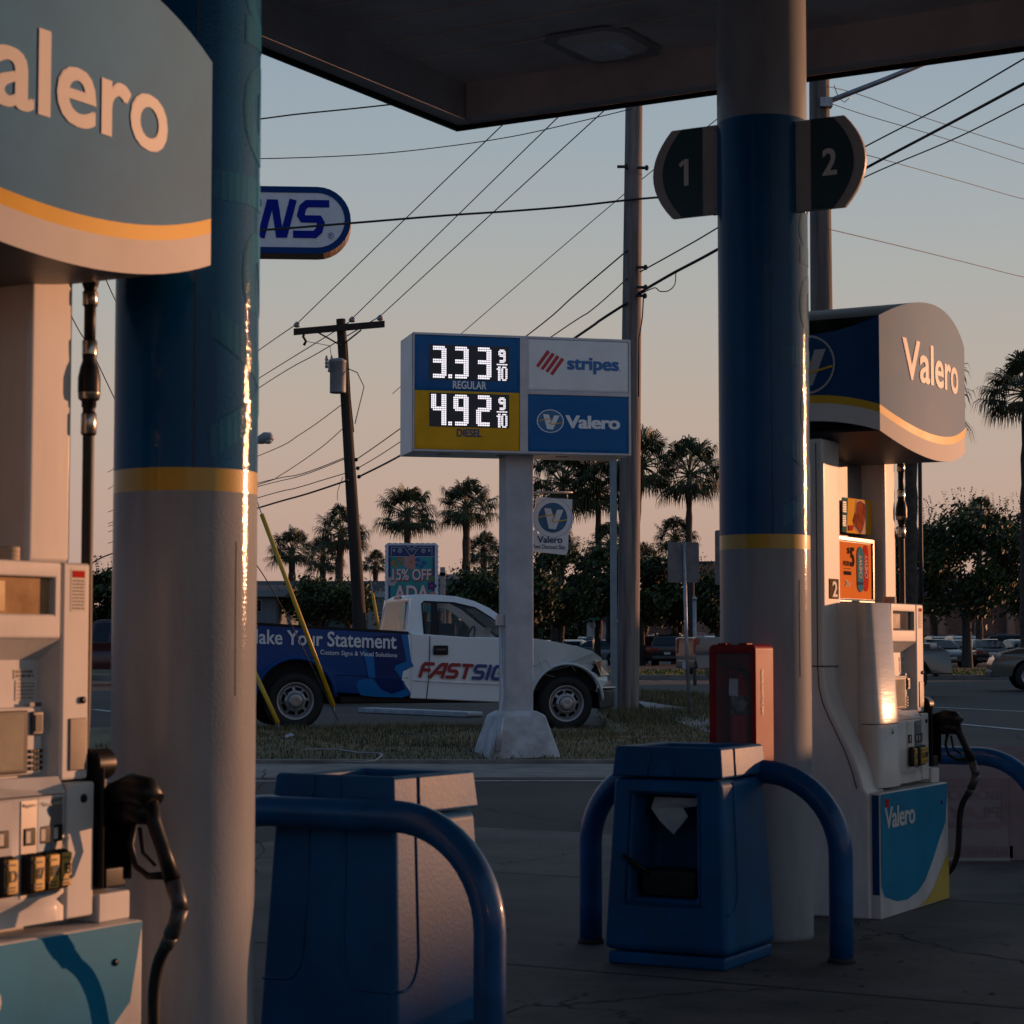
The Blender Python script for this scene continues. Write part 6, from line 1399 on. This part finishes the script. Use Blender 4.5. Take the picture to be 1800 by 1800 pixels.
# ================================================================ ROAD SIGNS, LAMPS
D=31; X=lambda px,py=1000: at(px,py,D)
t=thing('road_sign','back of a blank grey road sign on a galvanised post beside the wooden pole','road sign',(X(1208).x,D,0),R(2)); o=Vector((X(1208).x,D,0)); 
gz=mat('sign_back_aluminium',(.20,.19,.19),.5,metal=.3,col2=(.13,.125,.125),vs=5)
mb=MB(); rr_=rrect(X(1174).x-o.x,X(1229).x-o.x,X(0,1024).z,X(0,953).z,.03); mb.prism([(a,0,b) for a,b in rr_],(0,.008,0)); mb.build('plate',gz,t)
pb=gnd(1208,1236); 
mb=MB(); mb.tube([Vector((X(1211).x-o.x,-.03,.05)),(X(1206,1100).x-o.x,-.03,1.2),(X(1202,960).x-o.x,-.03,X(0,955).z)],.026,n=8)
for py in (960,1002,1017): mb.ball((X(1202,py).x-o.x,-.055,X(0,py).z),.014,6)
mb.build('post',STEEL,t)
t=thing('road_sign','edge of a grey road sign plate half hidden behind the right column','road sign',(at(1275,1000,32).x,32,0),0); o=Vector((at(1275,1000,32).x,32,0))
mb=MB(); rr_=rrect(at(1257,1000,32).x-o.x,at(1296,1000,32).x-o.x,at(0,1028,32).z,at(0,932,32).z,.03); mb.prism([(a,0,b) for a,b in rr_],(0,.008,0)); mb.build('plate',gz,t)
mb=MB(); mb.tube([(0,-.03,0),(0,-.03,at(0,935,32).z)],.026,n=8); mb.build('post',STEEL,t)
def sgn(name,label,px,py0,py1,w,D,text,mcol,ink,cat='road sign',round_=False,toppx=None,pm=None):
    x=at(px,1100,D).x; z1_=at(px,py0,D).z; z0_=at(px,py1,D).z
    t=thing(name,label,cat,(x,D,0),0); mb=MB()
    if round_: r=(z1_-z0_)/2; mb.lathe([(r,-.01),(r,0)],(0,0,(z0_+z1_)/2),'y',8)
    else: mb.box(-w/2,w/2,-.01,0,z0_,z1_)
    pl=mb.build('plate',mcol,t)
    mb=MB(); mb.tube([(0,.035,0),(0,.035,z1_)],.03,n=8); mb.build('post',pm or STEEL,t)
    if text:
        mb=MB(); n=len(text)
        for i,(s,a,b,f) in enumerate(text):
            mb.text(s,lambda u,v: Vector((u,-.014,v)),-w/2*f,w/2*f,z0_+(z1_-z0_)*a,z0_+(z1_-z0_)*b,bold=.03)
        mb.build('lettering',ink,pl)
    return t
sgn('speed_limit_sign','white speed limit 40 sign behind the truck bed',668,1076,1106,.56,50,[('SPEED',.78,.92,.7),('LIMIT',.58,.72,.7),('40',.10,.48,.6)],mat('sign_white_reflective',(.22,.23,.24),.5,var=.05),INKB)
sgn('stop_sign_back','pale back of an octagonal sign among the trees above the bonnet',1042,1093,1105,.6,118,None,mat('sign_pale_back',(.28,.26,.22),.6,var=.1),INKB,round_=True)
sgn('street_name_sign','small green street name sign left of the wooden pole',1044,1086,1090,.62,117.6,None,mat('street_sign_green',(.01,.16,.10),.5,var=.05),INKB)
sgn('parking_notice','small white notice with a red heading left of the right column',1229,1112,1127,.55,105,[('TOW ZONE',.70,.9,.9)],mat('notice_white',(.42,.38,.38),.5,var=.1,vs=15),PRED)
t=thing('sign_post','thin galvanised post with pipe cap near the right column','post',(at(1221,1100,60).x,60,0),0); mb=MB(); z=at(0,1055,60).z; mb.tube([(0,0,0),(0,0,z)],.05,n=8); mb.lathe([(.06,z),(.07,z+.05),(.02,z+.12)],(0,0,0),'z',8); mb.build('pipe',STEEL,t)
t=thing('sign_post','short dark post between the scalloped sign and the round bush','post',(at(778,1050,60).x,60,0),0); mb=MB(); z=at(0,997,60).z; mb.box(-.07,.07,-.05,.05,0,z); mb.box(-.09,.09,-.05,.05,z-.25,z-.15); mb.build('post_shaft',STEEL,t)
t=thing('distant_pole','thin brown pole behind the road sign','pole',(at(1216,1100,75).x,75,0),0); mb=MB(); mb.tube([(0,0,0),(0,0,at(0,1010,75).z)],.10,n=8); mb.build('pole_shaft',WOODD,t)
t=thing('lamp_post','dark thin lamp post between palm trunk and far tree on the right','lamp post',(at(1618,900,60).x,60,0),0); mb=MB(); mb.tube([(0,0,0),(0,0,at(0,735,60).z)],.06,n=8); mb.build('pole_shaft',WIRE,t)
# streetlight head peeking out right of the left column
D=40; t=thing('street_light','grey cobra head street light just right of the left column','street light',(at(380,1000,D).x,D,0),0); o=Vector((at(380,1000,D).x,D,0)); F_=lambda px,py: at(px,py,D)-o
mb=MB(); mb.tube([(0,0,0),(0,0,F_(380,800).z)],.08,n=10); mb.tube([F_(380,800),F_(410,785),F_(455,775)],.03,n=8); mb.build('pole_shaft',STEEL,t)
mb=MB(); mb.tube([F_(450,776),F_(458,773),F_(466,769.5),F_(474,769),F_(481,773)],[.05,.09,.11,.10,.03],n=12); hd=mb.build('lamp_head',XF,t)
mb=MB(); mb.ball(F_(471,775),.09,10,sz=.7); mb.build('lens',mat('lamp_lens',(.4,.4,.38),.15,var=0,coat=.4),hd)
# ================================================================ BUILDINGS
SID=mat('blue_grey_siding',(.12,.15,.17),.7,var=.1); ROOF=mat('dark_shingle',(.045,.055,.058),.85,var=.2,vs=2,bump=.4,bs=20); TRIM=mat('pale_trim',(.35,.36,.38),.6,var=.05); BRK=mat('pink_brick',(.26,.14,.10),.85,col2=(.17,.09,.065),vs=4); STU=mat('pale_stucco',(.36,.34,.36),.8,var=.1)
def house(name,label,px0,px1,pytop,Y,wallm,roofm,depth=8,roof='gable',eave=.35,wins=(),ridge=None,cat='building'):
    a,b=at(px0,1000,Y),at(px1,1000,Y); z=at((px0+px1)/2,pytop,Y).z; cx=(a.x+b.x)/2; hw=(b.x-a.x)/2
    t=thing(name,label,cat,(cx,Y,0),0); zr=z if ridge is None else at(0,ridge,Y).z
    mb=MB(); mb.box(-hw,hw,0,depth,0,z); mb.build('wall',wallm,t)
    mb=MB()
    if roof=='gable': mb.prism([(-hw-eave,-eave,z-.02),(-hw-eave,depth+eave,z-.02),(-hw-eave,depth/2,zr)],(2*hw+2*eave,0,0))
    elif roof=='gablef': mb.prism([(-hw-eave,-eave,z-.02),(hw+eave,-eave,z-.02),(0,-eave,zr)],(0,depth+2*eave,0))
    else: mb.box(-hw-.05,hw+.05,-.05,depth,z+.002,z+.25)
    mb.build('roof',roofm,t)
    for (wx0,wx1,wy0,wy1) in wins:
        x0_,x1_=at(wx0,1000,Y).x-cx,at(wx1,1000,Y).x-cx; z0_,z1_=at(0,wy1,Y).z,at(0,wy0,Y).z
        mb=MB(); mb.box(x0_,x1_,-.03,-.001,z0_,z1_); w_=mb.build('window',TRIM,t); e=(x1_-x0_)*.12
        mb=MB(); mb.box(x0_+e,x1_-e,-.04,-.031,z0_+e,z1_-e); mb.build('pane',GLS,w_)
    return t
house('blue_house','blue grey house with white framed window left of the yellow guard tube',390,482,1048,70,SID,ROOF,8,'gable',ridge=1022,wins=((450,461,1054,1076),))
house('long_roofed_building','long low building with dark green roof behind the round tree',300,780,1060,95,mat('green_grey_wall',(.09,.12,.125),.8,var=.1),ROOF,12,'gable',ridge=1014,wins=((620,632,1080,1098),(648,656,1080,1098)))
house('porch_building','building with a pale porch fascia behind the scalloped sign',640,700,1050,88,SID,TRIM,6,'flat')
house('flat_office','dark flat roofed building between the post and the tree',770,800,1018,110,mat('charcoal_wall',(.07,.08,.09),.8,var=.1),TRIM,8,'flat')
house('white_chapel','white gabled building with narrow arched window seen through the trees',1040,1078,1090,150,STU,ROOF,10,'gablef',ridge=1062,wins=((1064,1067,1076,1095),))
house('orange_topped_building','building with sunlit orange parapet left of the right column',1228,1300,992,170,mat('terracotta_wall',(.30,.16,.11),.8,var=.1),mat('dark_parapet',(.05,.05,.055),.7,var=.1),14,'flat')
house('brick_hall','pinkish brick hall behind the black suv',1128,1228,1080,175,BRK,ROOF,14,'gable',ridge=1062)
bh=house('brick_church','large pinkish brick church with arched windows behind the right hand tree',1610,1860,1045,150,BRK,ROOF,20,'gable',ridge=1000,wins=[(1632+i*27,1637+i*27,1098,1114) for i in range(8)])
cx=at(1735,1000,150).x
for px in (1622,1650,1714,1771):
    x=at(px,1000,150).x-cx; mb=MB(); mb.box(x-.28,x+.28,-.9,-.002,0,at(0,1042,150).z-.1); mb.build('buttress',mat('buttress_stone',(.36,.20,.14),.8,var=.15),bh)
# fence line in front of the church
t=thing('iron_fence','dark railing at the back of the right hand car park','fence',(at(1740,1000,147).x,147,0),0); mb=MB()
for i in range(60): mb.box(-7+i*.25,-6.97+i*.25,0,.03,0,1.9)
mb.box(-7,8,-.03,-.001,1.7,1.76); mb.box(-7,8,-.03,-.001,.3,.36); mb.build('railing',WIRE,t)
# unseen station shop, added behind the viewer to darken the forecourt
c_=isl(-19,-3); t=thing('unseen_shop','unseen low station shop added behind the forecourt to dim its light','building',(c_.x,c_.y,0),RZ)
mb=MB(); mb.box(-10,0,-13,13,0,4.6); mb.build('wall',mat('shop_tan_wall',(.22,.19,.16),.8,var=.1),t)
for i in range(6):
    mb=MB(); mb.box(.001,.06,-11+i*4,-8.2+i*4,.5,2.9); wf=mb.build('window',DGREY,t); mb=MB(); mb.box(.061,.065,-10.9+i*4,-8.3+i*4,.6,2.8); mb.build('pane',GLS,wf)
mb=MB(); mb.box(-10.2,.4,-13.3,13.3,4.602,5.2); mb.build('roof',NAVY,t)
# unseen car added right of the picture to shade the right bin and pump
cq=car('sedan',GY,900,12.3,R(60),'unseen grey sedan added right of the picture, its shadow falling on the right bin','unseen vehicles added for their shadow'); cq.location=(8.6,13.0,.004)
# unseen block added outside the picture, cutting off the low sun near the ground
t=thing('sun_block','unseen long low block added right of the forecourt to cut off the sun','building',(54,25,0),R(115)); t.rotation_euler=(0,0,math.atan2(.906,-.423))
SHH=5.1
mb=MB(); mb.box(-70,57,-12,0,0,SHH); mb.build('wall',STU,t); mb=MB(); mb.box(-70.2,57.2,-12.2,.2,SHH+.002,SHH+.25); mb.build('roof',ROOF,t)
# ================================================================ PALMS
PG=[mat('palm_green',(.035,.055,.014),.6,var=.35,vs=1.2),mat('palm_olive',(.07,.075,.02),.6,var=.3,vs=1.2),mat('palm_straw',(.14,.09,.035),.8,var=.3,vs=2)]
PT=mat('palm_trunk',(.10,.07,.05),.9,col2=(.045,.032,.025),vs=6,bump=1.0,bs=9)
def crown_mesh(seed,nf,wind):
    rnd=random.Random(seed); mb=MB(); z=Vector((0,0,1))
    for i in range(nf):
        az=i*2.39996+rnd.uniform(-.2,.2); u=i/nf; el=R(lerp(78,-42,u**.85)+rnd.uniform(-9,9)); dead=u>.9
        d=Vector((math.cos(az)*math.cos(el),math.sin(az)*math.cos(el),math.sin(el))); d=(d+wind*.25).normalized()
        pl=rnd.uniform(.42,.62) if not dead else .28
        tip=d*pl; tip.z-=.05*pl*(1-abs(math.sin(el)))*2
        mb.tube([(0,0,0),tip*.5+Vector((0,0,.02)),tip],[.018,.011,.008],n=4,mi=1 if not dead else 2,cap=False)
        s=d.cross(z); s=s.normalized() if s.length>.1 else Vector((1,0,0)); up=s.cross(d).normalized()
        L_=rnd.uniform(.38,.52); nb=24; m=2 if dead else (0 if rnd.random()<.7 else 1); droop=rnd.uniform(.16,.34)
        for k in range(nb):
            ph=R(-112+224*k/(nb-1)); bd=d*math.cos(ph)+s*math.sin(ph)+up*(.12*math.cos(2*ph)); bd=(bd+wind*rnd.uniform(.1,.35)).normalized()
            ll=L_*(1-.28*abs(ph)/2)*rnd.uniform(.85,1.08); w=bd.cross(up).normalized()*.016
            p1=tip+bd*ll*.55-z*.02; p2=tip+bd*ll*.8-z*droop*.35; p3=tip+bd*ll*.92-z*droop
            mb.add([tip,p1-w,p1+w,p2-w*.7,p2+w*.7,p3],[(0,1,2),(1,3,4,2),(3,5,4)],m)
    return mb
CM=[]
for sd_,w_ in ((1,(-.3,0,0)),(2,(.2,.2,0)),(3,(.35,0,.05)),(4,(-.6,.1,.15)),(5,(-.2,-.2,.05)),(6,(.5,.1,0))):
    mb=crown_mesh(sd_,38,Vector(w_)); me=bpy.data.meshes.new('palm_crown'); me.from_pydata(mb.v,[],mb.f)
    for m in PG: me.materials.append(m)
    me.polygons.foreach_set('material_index',mb.m); CM.append(me)
def palm(px,pyc,rpx,Y,k,label,tpx=None,tw=1.0):
    c=at(px,pyc,Y); b=at(tpx or px,1150,Y); s=rpx/FPX*Y*1.28
    t=thing('palm_tree',label,'palm tree',(b.x,Y,0),0,'fan palms along the far road')
    mb=MB(); n=22; h=c.z; P=[];Rr=[]
    for i in range(n+1):
        u=i/n; P.append((lerp(0,c.x-b.x,u*u),0,h*u)); Rr.append((.26-.09*u)*tw*(1+.10*((i*7)%3-1)))
    mb.tube(P,Rr,n=9); mb.build('trunk',PT,t,merge=False)
    k=(k if rpx>80 else int(px*7+pyc)%6); o=bpy.data.objects.new('crown',CM[k]); COL.objects.link(o); o.parent=t; o.location=(c.x-b.x,0,h); o.scale=(s*(.92+.16*((px*13)%10)/10),s,s*(.95+.25*((px*7)%10)/10)); o.rotation_euler=(0,0,px*.01)
palm(513,967,42,112,0,'small fan palm at the far left between the column and the leaning pole')
palm(600,938,52,100,2,'fan palm whose crown touches the leaning pole',tpx=592)
palm(567,980,36,125,1,'low fan palm just left of the leaning pole',tpx=568)
palm(716,905,54,105,3,'fan palm standing directly above the scalloped sign')
palm(660,990,26,140,1,'tiny fan palm between the leaning pole and the scalloped sign')
palm(820,890,56,105,2,'fan palm with visible trunk left of the price sign pole',tpx=819)
palm(850,968,38,130,0,'lower fan palm touching the left edge of the price sign pole')
palm(990,850,78,128,3,'wide fan palm behind the hanging badge sign',tpx=985)
palm(1052,862,62,128,1,'fan palm between the badge sign and the wooden pole')
palm(1128,820,66,127,2,'tall fan palm appearing right of the wooden pole',tpx=1112)
palm(975,960,44,130,0,'low fan palm under the hanging badge sign')
palm(1072,955,40,125,2,'low fan palm left of the wooden pole')
palm(1133,985,34,130,3,'low fan palm right of the wooden pole')
palm(1212,835,66,127,1,'tall fan palm left of the right column',tpx=1211)
palm(1186,945,38,128,0,'lower fan palm behind the blank road sign')
palm(1603,690,98,62,2,'close fan palm whose trunk rises behind the right pump header',tpx=1602,tw=.95)
palm(1806,690,76,64,3,'fan palm cut by the right edge of the picture',tpx=1806,tw=.9)
palm(1722,905,34,135,1,'small palm top above the right hand tree')
# ================================================================ LEAFY TREES
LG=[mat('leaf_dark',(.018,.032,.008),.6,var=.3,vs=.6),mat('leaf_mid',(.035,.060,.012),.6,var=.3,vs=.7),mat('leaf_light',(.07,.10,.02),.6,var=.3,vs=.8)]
BRKM=mat('bark',(.07,.055,.045),.9,col2=(.03,.025,.02),vs=8,bump=.8,bs=12)
def tree(label,px,Y,rx,ztop_py,zbot_py,n,leaf=.16,trunk=True,name='tree',cat='tree',seed=1,ry=None,lean=0,bias=1,group='leafy trees around the far car park',sky=1):
    rnd=random.Random(seed); c=at(px,1150,Y); s=Y/FPX; W_=rx*s; zt=at(px,ztop_py,Y).z; zb=at(px,zbot_py,Y).z; H_=(zt-zb); ry_=ry or W_*.7
    t=thing(name,label,cat,(c.x,Y,0),0,group); mb=MB()
    cz=(zt+zb)/2; cl=[]; k=int(26+W_*7)
    for i in range(k):
        a=rnd.uniform(0,2*PI); u=rnd.uniform(-1,1); rr=rnd.uniform(.45,1)**.5; q=math.sqrt(1-u*u)
        x=W_*rr*q*math.cos(a)*.92; y=ry_*rr*q*math.sin(a); z=cz+H_/2*.88*rr*u
        if z<cz: x*=1.02; z=max(z,zb+H_*.10*rnd.random())
        r_=rnd.uniform(.10,.24)*min(W_,H_)+.12; cl.append((x,y,z,r_))
    per=max(6,n//k)
    for (x,y,z,r_) in cl:
        tone=rnd.random(); base=0 if tone<.5 else 1
        for j in range(per):
            v=Vector((rnd.gauss(0,1),rnd.gauss(0,1),rnd.gauss(0,.8)))*r_*.62
            p=Vector((x,y,z))+v; L_=leaf*rnd.uniform(.5,1.3)
            a=Vector((rnd.gauss(0,1),rnd.gauss(0,1),rnd.gauss(0,1))).normalized(); b=a.orthogonal().normalized(); cc=a.cross(b)
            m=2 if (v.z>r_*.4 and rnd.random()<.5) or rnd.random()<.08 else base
            mb.add([p-b*L_,p-cc*L_*.45,p+b*L_,p+cc*L_*.45],[(0,1,2,3)],m)
    # stray sprigs on the outline
    for j in range(int(k*1.2)):
        a=rnd.uniform(.05,PI-.05); x=W_*math.cos(a)*.97; z=cz+H_/2*math.sin(a)*.93; d=Vector((math.cos(a)*.4+rnd.uniform(-.4,.4),rnd.uniform(-.3,.3),abs(math.sin(a))+.3)).normalized(); p=Vector((x,rnd.uniform(-.4,.4)*ry_,z))
        for q in range(7):
            pp=p+d*q*leaf*.9; e=Vector((rnd.gauss(0,1),rnd.gauss(0,1),rnd.gauss(0,1))).normalized()*leaf*.6; f=d.cross(e).normalized()*leaf*.25
            mb.add([pp-e,pp-f,pp+e,pp+f],[(0,1,2,3)],1)
    mb.build('crown',LG,t,merge=False)
    if trunk:
        mb=MB(); hb=max(.6,zb+H_*.12); tr=.045*W_+.10; mb.tube([(0,0,0),(lean*.3,0,hb*.4),(lean,0,hb)],[tr*1.25,tr,tr*.85],n=10)
        for j in range(7):
            a=2*PI*j/7+rnd.uniform(-.3,.3); e=Vector((lean+W_*.62*math.cos(a),ry_*.5*math.sin(a),zb+H_*rnd.uniform(.3,.7))); p0=Vector((lean*rnd.uniform(.5,1),0,hb*rnd.uniform(.65,1)))
            mid=p0.lerp(e,.45)+Vector((0,0,-.05*H_)); mb.tube([p0,mid,e],[tr*.55,tr*.35,tr*.1],n=7)
        mb.build('trunk',BRKM,t,merge=False)
    return t
T=tree
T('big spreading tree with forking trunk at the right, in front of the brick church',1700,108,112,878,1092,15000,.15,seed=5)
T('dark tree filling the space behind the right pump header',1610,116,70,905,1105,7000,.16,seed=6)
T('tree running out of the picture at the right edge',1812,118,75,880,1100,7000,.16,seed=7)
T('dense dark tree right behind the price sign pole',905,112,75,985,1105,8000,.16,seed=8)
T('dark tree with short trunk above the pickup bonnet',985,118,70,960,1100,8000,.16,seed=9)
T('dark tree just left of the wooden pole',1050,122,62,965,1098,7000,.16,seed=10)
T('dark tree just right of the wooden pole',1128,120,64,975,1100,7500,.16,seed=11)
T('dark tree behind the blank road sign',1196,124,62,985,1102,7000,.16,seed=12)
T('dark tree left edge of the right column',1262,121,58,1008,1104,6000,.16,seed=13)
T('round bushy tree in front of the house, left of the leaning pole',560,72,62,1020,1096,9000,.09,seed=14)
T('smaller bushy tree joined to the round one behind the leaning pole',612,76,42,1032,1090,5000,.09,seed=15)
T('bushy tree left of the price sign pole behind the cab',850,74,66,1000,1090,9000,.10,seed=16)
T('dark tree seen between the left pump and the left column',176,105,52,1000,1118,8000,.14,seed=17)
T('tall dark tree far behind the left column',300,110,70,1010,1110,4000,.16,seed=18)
tr=thing('tree_line','low distant band of trees along the horizon','tree line',(0,240,0),0)
rnd=random.Random(4); mb=MB()
for i in range(42000):
    x=rnd.uniform(-62,72); z=rnd.uniform(0,1)**1.2*(4.8+1.0*math.sin(x*.23)+.7*math.sin(x*.61+1)+rnd.uniform(-.5,.8)); L_=rnd.uniform(.2,.6); y=rnd.uniform(-2,2)
    a=Vector((rnd.gauss(0,1),rnd.gauss(0,1),rnd.gauss(0,1))).normalized()*L_; b=a.orthogonal().normalized()*L_*.6; p=Vector((x,y,z)); mb.add([p-a,p-b,p+a,p+b],[(0,1,2,3)],rnd.choice((0,0,1)))
o=mb.build('foliage',LG,tr,merge=False); tr['kind']='stuff'
